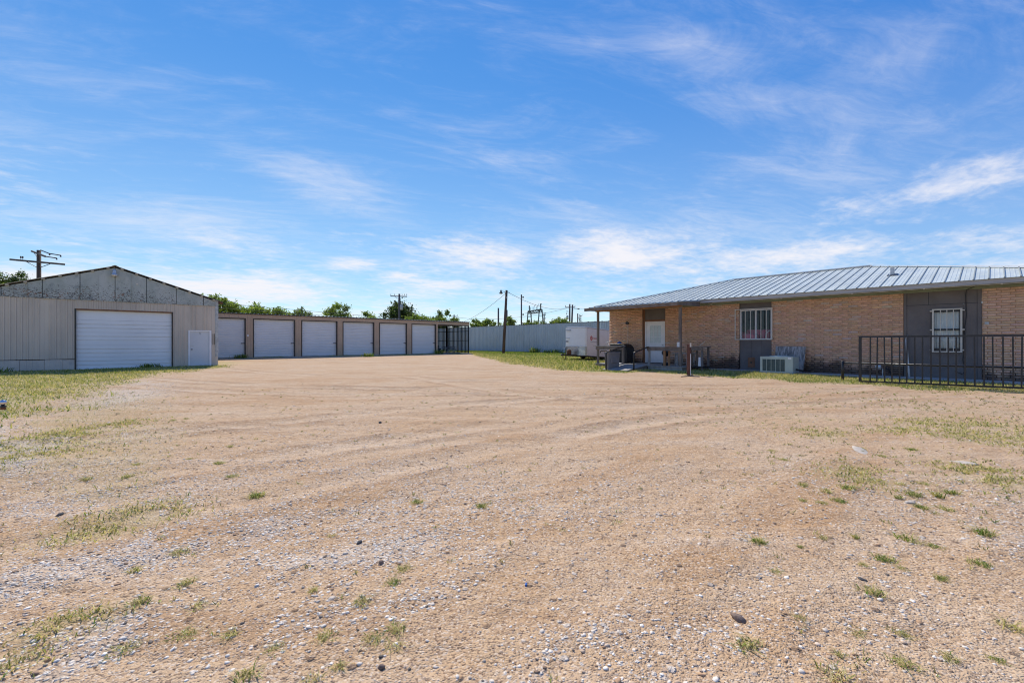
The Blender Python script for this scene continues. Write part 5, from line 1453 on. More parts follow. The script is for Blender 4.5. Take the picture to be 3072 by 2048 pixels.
for y in (13.1, 13.95):
    for x in (20.15, 20.65): MB().lathe((x - 0.02, y, 0.325), [(0.035, 0), (0.04, 0.01), (0.04, 0.03), (0.035, 0.04)], 10, 'X').build('caster', M['rubber'], t)
o = tag(MB().lathe((20.3, 13.62, 1.314), [(0.09, 0), (0.12, 0.02), (0.12, 0.06), (0.07, 0.10), (0.03, 0.12)], 14).build('blue_tub', M['blue'], None, True), 'small blue tub on top of the black covered barbecue', 'tub')
o = tag(MB().lathe((19.35, 13.42, 0.286), [(0.085, 0), (0.095, 0.05), (0.095, 0.30), (0.05, 0.38), (0.035, 0.42), (0.04, 0.45)], 14).build('white_jug', M['whiteplastic'], None, True), 'tall white plastic jug on the deck left of the grey tub', 'jug')
o = tag(MB().cbox(19.06, 19.22, 12.72, 12.98, 0.29, 0.34, 0.012).build('white_tray', M['whiteplastic']), 'flat white tray on the deck edge beside the railing post', 'tray')
o = tag(MB().tube([(20.4 + 0.02 * k, 14.45 + 0.16 * math.cos(k * 0.4), 1.26 + 0.16 * math.sin(k * 0.4)) for k in range(17)], 0.012, 6).tube([(20.5, 14.45, 0.14), (20.5, 14.45, 1.12)], 0.012, 6).build('hose_hanger', M['alu'], None, True), 'pale metal hoop on a stake at the house corner', 'hanger')

t = thing('patio_table', 'grey wooden patio table behind the right porch railing', 'table', (20.3, 9.95, 0.285))
for k in range(4): MB().box(19.95 + k * 0.16, 20.10 + k * 0.16, 9.48, 10.42, 0.84, 0.88).build('top_board', M['deck'], t)
for y in (9.60, 10.18):
    for x in (20.0, 20.5):
        MB().box(x, x + 0.06, y, y + 0.06, 0.287, 0.84).build('leg', M['fascia'], t)
        MB().box(x, x + 0.06, y + 0.10, y + 0.14, 0.287, 0.84).build('leg', M['fascia'], t)
MB().box(19.98, 20.55, 9.58, 10.35, 0.40, 0.43).build('shelf', M['deck'], t)
t = thing('charcoal_grill', 'small black kettle grill on a stem behind the porch railing', 'grill', (19.6, 10.55, 0.285))
MB().lathe((19.6, 10.55, 0.90), [(0.05, -0.19), (0.15, -0.13), (0.20, -0.03), (0.21, 0.0), (0.19, 0.05), (0.13, 0.10), (0.03, 0.13)], 16).build('bowl', M['black'], t, True)
MB().tube([(19.6, 10.55, 0.4), (19.6, 10.55, 0.72)], 0.02, 8).build('stem', M['black'], t)
MB().lathe((19.6, 10.55, 0.287), [(0.17, 0), (0.18, 0.04), (0.13, 0.12), (0.03, 0.14)], 14).build('base', M['blackmatt'], t, True)
MB().tube([(19.6, 10.40, 0.95), (19.6, 10.72, 0.98)], 0.012, 6).build('handle', M['red'], t)
t = thing('workbench', 'grey timber workbench standing right of the porch roof post', 'bench', (19.9, 9.1, 0.14))
for k in range(4): MB().box(19.5 + k * 0.2, 19.69 + k * 0.2, 8.72, 9.42, 1.17, 1.21).build('top_board', M['wood'], t)
MB().box(19.52, 19.56, 8.76, 9.40, 1.03, 1.165).build('apron', M['wood'], t)
for y in (8.78, 9.30):
    for x in (19.57, 20.2): MB().box(x, x + 0.08, y, y + 0.08, 0.135 if x > 20.3 else 0.10, 1.168).build('leg', M['darkpaint'] if y < 9 else M['wood'], t)
MB().bar((19.60, 9.26, 0.95), (19.60, 8.95, 1.12), 0.04, 0.04).build('brace', M['wood'], t)
MB().prism([(19.55, 8.86, 0.32), (19.55, 8.98, 0.32), (19.55, 8.95, 0.72), (19.55, 8.87, 0.72)], (0.02, 0, 0)).build('white_board', M['whitepaint'], t)
MB().box(19.5, 20.3, 8.75, 9.40, 0.24, 0.30).build('shelf', M['blackmatt'], t)
o = tag(MB().lathe((19.62, 9.72, 1.176), [(0.075, 0), (0.08, 0.01), (0.08, 0.21), (0.075, 0.22)], 14).build('paint_can', M['paper'], None, False), 'white can with printed label on the railing beside the roof post', 'can')
o.location = (-0.53, -0.06, 0)
o = tag(MB().tube([(19.7, 8.98, 1.225), (19.72, 8.78, 1.40)], 0.013, 6).bar((19.72, 8.79, 1.39), (19.725, 8.74, 1.44), 0.03, 0.02).build('brush', M['cream']), 'long handled brush sticking up from the workbench', 'brush')
t = thing('hitching_post', 'rust brown square post with a thin white pipe before the porch', 'post', (17.33, 8.33, 0.08))
MB().cbox(17.27, 17.40, 8.27, 8.40, 0.0, 1.33, 0.008).build('post', M['postbrown'], t)
MB().tube([(17.26, 8.235, 0.05), (17.26, 8.235, 0.92)], 0.012, 8).build('pipe', M['whiteplastic'], t)
MB().box(17.25, 17.27, 8.20, 8.26, 1.20, 1.36).build('plate', M['cream'], t)

# ------------------------------------------------------------------ air conditioner and board
t = thing('condenser', 'sage green air conditioning unit on the ground under the barred window', 'air conditioner', (20.3, 5.95, 0.145))
MB().box(19.93, 20.72, 5.35, 6.53, 0.17, 0.80).build('cabinet', M['acbody'], t)
MB().box(19.905, 19.929, 5.35, 6.53, 0.70, 0.80).build('top_band', M['acbody'], t)
MB().box(19.905, 19.929, 5.35, 6.53, 0.17, 0.215).build('bottom_band', M['acbody'], t)
MB().box(19.905, 19.929, 5.35, 5.62, 0.215, 0.70).build('service_panel', M['acbody'], t)
MB().box(19.905, 19.929, 6.45, 6.53, 0.215, 0.70).build('corner_band', M['acbody'], t)
for k in range(5):
    a = 5.64 + k * 0.164
    G = MB().box(19.925, 19.9295, a, a + 0.145, 0.217, 0.698).build('coil_bay', M['acgrille'], t)
    sl = MB()
    for q in range(15): sl.bar((19.917, a, 0.235 + q * 0.0315), (19.917, a + 0.145, 0.235 + q * 0.0315), 0.013, 0.006)
    sl.build('louvre', M['acgrille'], G)
    MB().box(19.903, 19.929, a + 0.147, a + 0.162, 0.216, 0.699).build('divider', M['acbody'], t)
MB().box(19.90, 19.9045, 5.40, 5.52, 0.715, 0.785).build('rating_label', M['whitepaint'], t)
MB().lathe((20.33, 5.95, 0.80), [(0.36, 0.0), (0.34, 0.03), (0.10, 0.05), (0.02, 0.052)], 24).build('fan_guard', M['acbody'], t)
MB().box(19.88, 20.75, 5.30, 6.58, 0.10, 0.165).build('base_pad', M['concrete'], t)
MB().tube([(20.3, 5.35, 0.30), (20.3, 5.15, 0.26), (20.6, 5.08, 0.22), (21.3, 5.1, 0.24)], 0.035, 8).build('refrigerant_line', M['blackmatt'], t)
b = MB().prism([(20.97, 5.26, 0.146), (20.97, 6.34, 0.146), (21.22, 6.34, 1.22), (21.22, 5.24, 1.20)], (0.03, 0, 0.0))
tag(b.build('leaning_board', M['ply']), 'weathered grey board leaning on the bricks behind the condenser', 'board')
t = thing('ground_floodlight', 'silver floodlight head on a short stake by the brick wall', 'lamp', (20.95, 2.75, 0.145))
MB().tube([(20.95, 2.75, 0.10), (20.95, 2.75, 0.42)], 0.018, 6).build('stake', M['galv'], t)
MB().lathe((20.88, 2.80, 0.48), [(0.02, 0.16), (0.06, 0.13), (0.08, 0.05), (0.10, 0.0), (0.09, -0.015)], 14, 'Y').build('lamp_head', M['alu'], t, True)
MB().tube([(20.95, 2.72, 0.46), (20.97, 2.56, 0.38), (20.98, 2.5, 0.2)], 0.03, 6).build('junction_box', M['blackmatt'], t)

# ------------------------------------------------------------------ black gate and pipe rail
def gate():
    T = thing('steel_gate', 'black steel picket gate standing before the brick house', 'gate', (17.85, 0.8, 0.08))
    X = 17.85; Ya, Yb = 2.90, -1.75
    xx = lambda y: X - 0.035 * (2.9 - y) / 3.44
    zb = lambda y: 0.11 + 0.045 * (2.9 - y) / 3.44
    MB().box(X - 0.035, X + 0.035, Ya - 0.035, Ya + 0.035, 0.08, 1.59).build('end_post', M['black'], T)
    MB().box(xx(Yb) - 0.035, xx(Yb) + 0.035, Yb - 0.035, Yb + 0.035, 0.02, 1.62).build('end_post', M['black'], T)
    MB().bar((xx(Ya), Ya - 0.035, 1.562), (xx(Yb), Yb + 0.035, 1.572), 0.05, 0.055).build('top_rail', M['black'], T)
    MB().bar((xx(Ya), Ya - 0.035, zb(Ya) + 0.025), (xx(Yb), Yb + 0.035, zb(Yb) + 0.025), 0.05, 0.05).build('bottom_rail', M['black'], T)
    for k in range(25):
        y = 2.65 - k * 0.176 + random.uniform(-0.01, 0.01)
        if y < Yb + 0.1: break
        dx = random.uniform(-0.006, 0.006); dy = random.uniform(-0.012, 0.012)
        MB().bar((xx(y) + dx, y + dy, zb(y) + 0.05), (xx(y), y, 1.535), 0.034, 0.034, (0, 1, 0)).build('picket', M['black'], T)
gate()
t = thing('pipe_barrier', 'low black pipe rail on posts behind the picket gate', 'barrier', (18.15, 1, 0.08))
for y in (3.41, -2.3): MB().tube([(18.12, y, 0.0), (18.12, y, 0.745), (18.12, y, 0.765)], [0.042, 0.042, 0.02], 10).build('post', M['black'], t, True)
MB().tube([(18.12, 3.39, 0.70), (18.12, -2.3, 0.70)], 0.032, 10).build('rail', M['black'], t, True)

# ------------------------------------------------------------------ cargo trailer
def text_mesh(txt, size, ext=0.002):
    cu = bpy.data.curves.new('t', 'FONT'); cu.body = txt; cu.size = size; cu.extrude = ext
    o = bpy.data.objects.new('t', cu); COL.objects.link(o)
    dg = bpy.context.evaluated_depsgraph_get(); dg.update()
    me = bpy.data.meshes.new_from_object(o.evaluated_get(dg))
    bpy.data.objects.remove(o)
    return me

def cargo_trailer():
    T = thing('cargo_trailer', 'white enclosed cargo trailer with red emblem parked nose-up beyond the porch', 'trailer', (24.4, 20.1, 0.14))
    X0, X1, Y0, Y1, Z0, Z1 = 24.4, 28.6, 19.1, 21.1, 0.47, 2.45
    tilt = math.tan(R(3.6))
    tz = lambda x, z: z - (x - X0) * tilt
    # body with rounded nose corners and slightly crowned front
    prof = [(X1, Y0), (X0 + 0.10, Y0), (X0 + 0.02, Y0 + 0.08), (X0 - 0.10, Y0 + 0.55), (X0 - 0.14, (Y0 + Y1) / 2), (X0 - 0.10, Y1 - 0.55), (X0 + 0.06, Y1 - 0.12), (X0 + 0.22, Y1), (X1, Y1)]
    def shell(z0, z1, grow=0.0, pf=prof, x_lo=None):
        m = MB(); n = len(pf); vs = []
        for z in (z0, z1):
            for x, y in pf:
                gx = -grow if x < X0 + 0.3 else grow; gy = -grow if y < 20.1 - 0.5 else (grow if y > 20.6 else 0)
                vs.append((x + gx, y + gy, tz(x, z)))
        fs = [tuple(range(n)), tuple(range(n, 2 * n))] + [(i, (i + 1) % n, n + (i + 1) % n, n + i) for i in range(n)]
        return m.add(vs, fs)
    shell(Z0 + 0.002, Z1 - 0.06).build('body', M['trailer'], T)
    shell(Z1 - 0.058, Z1 + 0.0, 0.012).build('roof_trim', M['alu'], T)
    pfr = [(x * 0.985 + 26.4 * 0.015, 20.1 + (y - 20.1) * 0.93) for x, y in prof]
    shell(Z1 + 0.002, Z1 + 0.045, 0, pfr).build('roof', M['trailer'], T)
    shell(Z0 - 0.06, Z0, 0.01).build('floor_frame', M['black'], T)
    # bright stone guard on the lower nose
    pg = prof[1:8]
    m = MB(); vs = []
    for z in (Z0 + 0.03, Z0 + 0.62):
        for x, y in pg: vs.append((x - 0.012, y - (0.006 if y < 19.2 else 0), tz(x, z)))
    n = len(pg); m.add(vs, [(i, i + 1, n + i + 1, n + i) for i in range(n - 1)])
    m.build('stone_guard', M['diamond'], T, recalc=False)
    m = MB(); vs = []
    for z in (Z0 + 0.62, Z0 + 0.645):
        for x, y in pg: vs.append((x - 0.02, y - (0.01 if y < 19.2 else 0), tz(x, z)))
    m.add(vs, [(i, i + 1, n + i + 1, n + i) for i in range(n - 1)]); m.build('guard_trim', M['alu'], T, recalc=False)
    MB().box(X0 + 0.10, X0 + 0.13, Y0 - 0.012, Y0 + 0.0, Z0 + 0.0, Z1 - 0.07).build('corner_trim', M['alu'], T)
    for x in np.arange(X0 + 1.3, X1, 1.2): MB().box(x, x + 0.006, Y0 - 0.004, Y0, tz(x, Z0) + 0.01, tz(x, Z1) - 0.07).build('seam', M['grey'], T)
    # emblem and lettering on the side (letters partly hidden by the porch post in the photograph)
    ex, ez = X0 + 0.62, 1.68
    m = MB(); vs = []; fs = []
    for k in range(24):
        a = 2 * math.pi * k / 24
        for r in (0.085, 0.15): vs.append((ex + r * math.cos(a) * 0.9, Y0 - 0.004, ez + r * math.sin(a) * 1.1))
        fs.append((2 * k, 2 * k + 1, (2 * k + 3) % 48, (2 * k + 2) % 48))
    E = m.add(vs, fs).build('emblem', M['red'], T, recalc=False)
    MB().prism([(ex - 0.03, Y0 - 0.002, ez - 0.05), (ex + 0.04, Y0 - 0.002, ez - 0.05), (ex + 0.045, Y0 - 0.002, ez + 0.02), (ex + 0.01, Y0 - 0.002, ez + 0.075), (ex - 0.035, Y0 - 0.002, ez + 0.02)], (0, -0.003, 0)).build('emblem_core', M['red'], E)
    me = text_mesh('TRANE', 0.15)
    me.transform(Matrix.Translation((ex + 0.20, Y0 - 0.004, ez - 0.07)) @ Matrix.Rotation(R(90), 4, 'X'))
    me.materials.append(M['red']); link('lettering', me, T)
    MB().box(ex - 0.1, ex + 0.75, Y0 - 0.005, Y0 - 0.001, ez - 0.29, ez - 0.26).build('line_of_print', M['grey'], T)
    MB().box(X0 - 0.15, X0 - 0.10, 20.32, 20.84, 2.24, 2.29).build('line_of_print', M['grey'], T)
    MB().box(X0 - 0.155, X0 - 0.14, 20.3, 20.85, 2.17, 2.19).build('line_of_print', M['grey'], T)
    MB().box(X0 - 0.15, X0 - 0.1, 20.45, 20.85, 1.66, 1.70).box(X0 - 0.15, X0 - 0.10, 20.60, 20.80, 1.40, 1.52).build('nose_decal', M['grey'], T)
    L = MB().lathe((X0 + 0.35, Y0 - 0.01, tz(X0, Z1 - 0.03)), [(0.025, 0), (0.02, -0.02), (0.005, -0.03)], 8, 'Y').build('marker_lamp', M['cream'], T)
    # running gear
    for y in (Y0 + 0.02, Y1 - 0.24):
        W = MB().lathe((26.45, y, 0.47), [(0.20, 0.0), (0.31, 0.02), (0.33, 0.07), (0.33, 0.15), (0.31, 0.20), (0.20, 0.22)], 20, 'Y').build('wheel', M['rubber'], T)
        MB().lathe((26.45, y - 0.006, 0.47), [(0.03, 0), (0.19, 0.01), (0.19, 0.03)], 16, 'Y').build('rim', M['alu'], W)
    MB().tube([(26.45, Y0 + 0.1, 0.44), (26.45, Y1 - 0.1, 0.44)], 0.035, 8).build('axle', M['black'], T)
    MB().prism([(26.0, Y0 - 0.02, 0.62), (26.1, Y0 - 0.02, 0.80), (26.8, Y0 - 0.02, 0.80), (26.9, Y0 - 0.02, 0.60), (26.84, Y0 - 0.02, 0.60), (26.76, Y0 - 0.02, 0.75), (26.14, Y0 - 0.02, 0.75), (26.06, Y0 - 0.02, 0.62)], (0, 0.02, 0)).build('fender', M['black'], T)
    # A-frame tongue, coupler and jack
    for y in (Y0 + 0.45, Y1 - 0.45):
        MB().bar((X0 + 0.9, y, 0.42), (X0 - 1.25, 20.1 + (0.04 if y > 20 else -0.04), 0.52), 0.05, 0.09).build('tongue_beam', M['black'], T)
    MB().cbox(X0 - 1.45, X0 - 1.2, 20.03, 20.17, 0.47, 0.60, 0.02).build('coupler', M['darksteel'], T)
    J = MB().tube([(X0 - 0.95, 20.1, 0.18), (X0 - 0.95, 20.1, 1.02)], 0.035, 8).build('jack', M['black'], T)
    MB().lathe((X0 - 0.95, 20.1, 0.125), [(0.13, 0), (0.13, 0.02), (0.04, 0.06)], 10).build('jack_foot', M['rust'], J)
    MB().tube([(X0 - 0.95, 20.1, 0.98), (X0 - 0.95, 20.32, 0.98), (X0 - 0.95, 20.32, 1.1)], 0.012, 6).build('crank', M['alu'], J)
    MB().lathe((X0 - 0.6, 20.1, 0.545), [(0.12, 0), (0.16, 0.03), (0.16, 0.26), (0.12, 0.32), (0.05, 0.36)], 14).build('gas_bottle', M['rust'], T, True)
    for y in (19.75, 20.45):
        MB().tube([(X0 - 0.8, y * 0.3 + 20.1 * 0.7, 0.46), (X0 - 0.9, y * 0.3 + 20.1 * 0.7, 0.26), (X0 - 1.2, y * 0.2 + 20.1 * 0.8, 0.24), (X0 - 1.3, 20.1, 0.46)], 0.012, 5).build('safety_chain', M['rust'], T)
cargo_trailer()

# ------------------------------------------------------------------ poles, gantry and wires
def insulator(mb, p, up=0.12, r=0.05):
    return mb.tube([p, (p[0], p[1], p[2] + up * 0.55)], 0.015, 5).lathe((p[0], p[1], p[2] + up * 0.45), [(r * 0.6, 0), (r, up * 0.15), (r * 0.6, up * 0.35), (r, up * 0.5), (r * 0.4, up * 0.75)], 8)

# old pole behind the workshop
t = thing('utility_pole', 'old double-armed utility pole with loose line ends behind the beige workshop', 'utility pole', (-5.37, 65.86, 0))
MB().tube([(-5.36, 65.86, -0.2), (-5.37, 65.86, 10.8)], [0.21, 0.165], 12).build('pole', M['pole'], t, True)
MB().bar((-7.46, 67.05, 9.76), (-3.45, 64.46, 9.40), 0.13, 0.17).build('crossarm', M['farpole'], t)
MB().bar((-6.1, 68.4, 11.0), (-4.72, 63.1, 9.86), 0.13, 0.15).build('crossarm', M['farpole'], t)
for q in ((-6.35, 66.33, 9.64), (-4.40, 65.05, 9.48)): MB().bar(q, (-5.40, 65.72, 8.95), 0.04, 0.05).build('brace', M['darksteel'], t)
MB().bar((-5.85, 67.4, 10.75), (-5.4, 66.0, 9.9), 0.04, 0.05).build('brace', M['darksteel'], t)
for q in ((-6.68, 66.55, 9.78), (-6.54, 66.46, 9.77)): insulator(MB(), q, 0.3, 0.07).build('insulator', M['ceramic'], t)
for q0, q1 in (((-5.2, 65.3, 10.75), (-4.46, 63.67, 10.25)), ((-4.5, 63.7, 10.27), (-3.6, 62.2, 9.98)), ((-4.72, 63.1, 9.86), (-3.9, 62.6, 9.72))):
    MB().tube([q0, q1], 0.055, 6).lathe((q1[0], q1[1], q1[2] - 0.16), [(0.03, 0), (0.07, 0.04), (0.05, 0.14)], 8).build('line_end', M['ceramic'], t)

# pole with transformer behind the storage row
t = thing('utility_pole', 'utility pole with crossarm and grey transformer behind the storage row', 'utility pole', (33.98, 63.77, 0))
MB().tube([(33.94, 63.81, -0.2), (33.98, 63.77, 9.1)], [0.2, 0.15], 12).build('pole', M['farpole'], t, True)
MB().bar((32.94, 64.72, 8.75), (34.89, 62.94, 8.68), 0.11, 0.14).build('crossarm', M['farpole'], t)
for q in ((33.4, 64.28, 8.70), (34.5, 63.28, 8.68)): MB().bar(q, (33.97, 63.75, 8.2), 0.03, 0.05).build('brace', M['darksteel'], t)
for k in (0.02, 0.25, 0.7, 0.85, 0.98): insulator(MB(), (32.94 + 1.95 * k, 64.72 - 1.78 * k, 8.8), 0.24, 0.06).build('insulator', M['ceramic'], t)
X = MB().lathe((34.1, 63.35, 6.55), [(0.2, 0), (0.23, 0.03), (0.23, 0.75), (0.2, 0.8)], 14).build('transformer', M['xfmr'], t, True)
for d in (-0.09, 0.09): MB().lathe((34.1 + d, 63.35 - d, 7.35), [(0.03, 0), (0.05, 0.05), (0.03, 0.1), (0.05, 0.15), (0.02, 0.3)], 8).build('bushing', M['ceramic'], X)
MB().bar((33.99, 63.7, 7.0), (34.08, 63.5, 7.0), 0.06, 0.1).build('bracket', M['darksteel'], X)

# leaning lamp pole on the back lot
t = thing('light_pole', 'leaning brown wooden pole with a gooseneck yard lamp on the grass', 'light pole', (31.3, 35.6, 0.15))
MB().tube([(31.28, 35.62, -0.1), (31.40, 35.5, 3.4), (31.54, 35.39, 7.0)], [0.165, 0.15, 0.125], 12).build('pole', M['pole'], t, True)
MB().tube([(31.50, 35.46, 6.55), (31.38, 35.56, 6.84), (31.22, 35.7, 6.90), (31.1, 35.8, 6.86)], 0.025, 8).build('gooseneck', M['galv'], t)
L = MB().lathe((31.10, 35.80, 6.66), [(0.20, 0.0), (0.22, 0.03), (0.14, 0.10), (0.10, 0.14), (0.10, 0.26), (0.05, 0.34), (0.02, 0.42)], 14).build('lamp_head', M['darksteel'], t, True)
MB().lathe((31.10, 35.80, 6.60), [(0.07, 0), (0.17, 0.03), (0.20, 0.058)], 14).build('lamp_lens', M['cream'], L, True)
MB().box(31.6, 31.85, 35.25, 35.33, 6.74, 6.80).build('service_bracket', M['darksteel'], t)
MB().box(31.43, 31.50, 35.28, 35.37, 6.1, 6.3).build('pole_tag', M['galv'], t)

def simple_pole(label, x, y, z, r=0.15, lean=(0, 0), arms=(), extra=None):
    t = thing('utility_pole', label, 'utility pole', (x, y, 0))
    MB().tube([(x - lean[0], y - lean[1], -0.2), (x, y, z)], [r * 1.25, r], 10).build('pole', M['farpole'], t, True)
    for dz, w, sh in arms:
        c = (x + CA * sh, y - SA * sh, z - dz)
        MB().bar((c[0] - CA * w, c[1] + SA * w, c[2]), (c[0] + CA * w, c[1] - SA * w, c[2]), 0.12, 0.15).build('crossarm', M['farpole'], t)
        for k in (-0.95, 0.95): insulator(MB(), (c[0] + CA * w * k, c[1] - SA * w * k, c[2] + 0.06), 0.3, 0.08).build('insulator', M['ceramic'], t)
    return t
simple_pole('bare thin pole without arms left of the leaning lamp pole', 71.68, 83.51, 10.0, 0.20)
simple_pole('bare pole half hidden behind the leaning lamp pole', 73.26, 82.06, 9.5, 0.17)
t = simple_pole('tall slim dark mast with two round fittings left of the switchyard gantry', 69.03, 72.39, 12.25, 0.15)
for z in (11.65, 7.74): MB().lathe((69.30, 72.10, z - 0.18), [(0.05, 0), (0.19, 0.06), (0.21, 0.2), (0.12, 0.34), (0.04, 0.38)], 12).bar((69.05, 72.3, z), (69.22, 72.15, z), 0.04, 0.04).build('round_fitting', M['darksteel'], t)
t = simple_pole('utility pole with crossarm and transformer, left one of the close pair', 77.14, 64.98, 10.1, 0.17, (0, 0), [(0.72, 1.15, 0.1)])
MB().lathe((76.75, 65.35, 6.6), [(0.22, 0), (0.26, 0.04), (0.26, 0.85), (0.2, 0.9)], 12).build('transformer', M['xfmr'], t, True)
for z in (7.7, 8.3): MB().lathe((76.62 + 0.2 * (z - 8), 65.4, z), [(0.03, 0), (0.1, 0.06), (0.05, 0.2), (0.08, 0.3), (0.03, 0.42)], 8).bar((76.7, 65.4, z + 0.1), (77.1, 65.0, z + 0.1), 0.04, 0.04).build('fuse_cutout', M['ceramic'], t)
t = simple_pole('leaning pole with a street lamp, right one of the close pair', 77.6, 64.55, 9.95, 0.18, (0.28, -0.25))
MB().tube([(77.58, 64.56, 8.75), (78.0, 64.2, 9.0), (78.35, 63.86, 9.02)], 0.035, 6).build('lamp_arm', M['galv'], t)
MB().cbox(78.25, 78.85, 63.45, 63.8, 8.92, 9.08, 0.05).build('street_lamp', M['darksteel'], t)
simple_pole('far pole with two crossarms right of the switchyard gantry', 87.41, 82.68, 9.2, 0.15, (0, 0), [(0.3, 0.45, 0.02), (1.3, 0.45, 0.02)])
simple_pole('bare thin pole near the house roof, left of the three-armed one', 102.02, 82.88, 9.95, 0.17)
simple_pole('far three-armed pole just left of the house roof', 102.51, 82.43, 9.5, 0.15, (0, 0), [(0.25, 0.4, 0.25), (1.05, 0.4, 0.0), (1.65, 0.4, 0.2)])
simple_pole('small far pole with crossarm over the end of the storage row', 69.28, 99.25, 8.95, 0.16, (0, 0), [(0.45, 0.95, 0)])
simple_pole('tiny far pole beside the thin tree behind the storage row', 65.08, 103.08, 8.55, 0.15, (0, 0), [(0.35, 0.7, 0)])

# switchyard gantry far behind the fence
t = thing('switchyard_gantry', 'steel switchyard gantry with two A-legs rising behind the metal fence', 'gantry', (90.9, 89.7, 0))
PL, PR = Vector((91.47, 92.52, 0)), Vector((90.33, 86.79, 0))
dirA = Vector((CA, -SA, 0))
for P, zt, zb in ((PL, 10.6, 9.85), (PR, 10.75, 9.9)):
    for s in (-1, 1):
        a = P + dirA * (s * 0.38) + Vector((0, 0, zt)); b_ = P + dirA * (s * 1.25)
        MB().bar(b_, a, 0.22, 0.22).build('leg', M['gantry'], t)
    for z, k in ((8.9, 0.55), (7.4, 0.78), (5.5, 0.95)):
        MB().bar(P + dirA * -k + Vector((0, 0, z)), P + dirA * k + Vector((0, 0, z)), 0.09, 0.09).build('cross_tie', M['gantry'], t)
    MB().tube([P + Vector((0, 0, zt - 0.1)), P + Vector((0, 0, zt + 1.65))], 0.17, 8).build('mast', M['gantry'], t)
    MB().bar(P - dirA * 0.45 + Vector((0, 0, zt - 0.1)), P + dirA * 0.45 + Vector((0, 0, zt - 0.1)), 0.3, 0.5).build('head_plate', M['gantry'], t)
for off in (0.35, -0.35):
    o3 = dirA * off
    for z0, z1 in ((10.55, 10.75), (9.85, 10.0)):
        MB().bar(PL + o3 + Vector((0, 0, z0)), PR + o3 + Vector((0, 0, z1)), 0.2, 0.2).build('beam_chord', M['gantry'], t)
    n = 9
    for k in range(n):
        a = PL.lerp(PR, k / n) + o3; c = PL.lerp(PR, (k + 1) / n) + o3
        MB().bar(a + Vector((0, 0, 9.9 if k % 2 else 10.6)), c + Vector((0, 0, 10.65 if k % 2 else 9.95)), 0.10, 0.10).build('lattice_bar', M['gantry'], t)
for k, bent in ((0.12, 0), (0.33, 0), (0.42, 1), (0.62, 0), (0.70, 1), (0.97, 1)):
    p = PL.lerp(PR, k)
    z = 10.7
    m = MB().tube([p + Vector((0, 0, z)), p + Vector((0, 0, z + 1.0))], 0.06, 6)
    if bent: m.tube([p + Vector((0, 0, z + 1.0)), p + dirA * 0.45 + Vector((0, 0, z + 1.75))], 0.06, 6)
    m.build('switch_arm', M['gantry'], t)
MB().bar(PL - dirA * 1.3 + Vector((0, 0, 9.95)), PL + Vector((0, 0, 10.1)), 0.1, 0.1).build('line_end', M['ceramic'], t)
MB().bar(PR + dirA * 1.5 + Vector((0, 0, 9.75)), PR + Vector((0, 0, 10.0)), 0.1, 0.1).build('line_end', M['ceramic'], t)
MB().tube([(91.9, 92.1, 0), (91.9, 92.1, 9.6)], 0.10, 6).build('service_pole', M['gantry'], t)

def wire(label, p, q, sag, r):
    p, q = Vector(p), Vector(q)
    pts = []
    for k in range(15):
        f = k / 14; v = p.lerp(q, f); v.z -= sag * 4 * f * (1 - f); pts.append(v)
    tag(MB().tube(pts, r, 4).build('overhead_wire', M['wire'], None, False), label, 'wire')
wire('overhead wire sloping down left from the leaning lamp pole', (31.46, 35.5, 6.62), (65.08, 103.08, 8.2), 2.6, 0.022)
wire('service wire from the leaning lamp pole down to the house roof', (31.7, 35.3, 6.77), (77.14, 64.98, 9.5), 1.1, 0.022)
wire('thin wire from the paired poles to beyond the house roof', (77.6, 64.55, 9.2), (76.5, 40.0, 8.0), 0.4, 0.03)
wire('low wire between the small far pole and the paired poles', (69.28, 99.25, 8.3), (77.14, 64.98, 9.3), 1.4, 0.03)
wire('upper wire behind the storage row left of the transformer pole', (-3.5, 64.5, 7.0), (33.9, 63.9, 5.25), 0.15, 0.02)
wire('lower wire behind the storage row left of the transformer pole', (-3.5, 64.7, 6.3), (33.9, 63.8, 4.9), 0.15, 0.02)
wire('wire running right from the transformer pole to the small far pole', (34.89, 62.94, 6.4), (69.28, 99.25, 8.0), 0.6, 0.03)

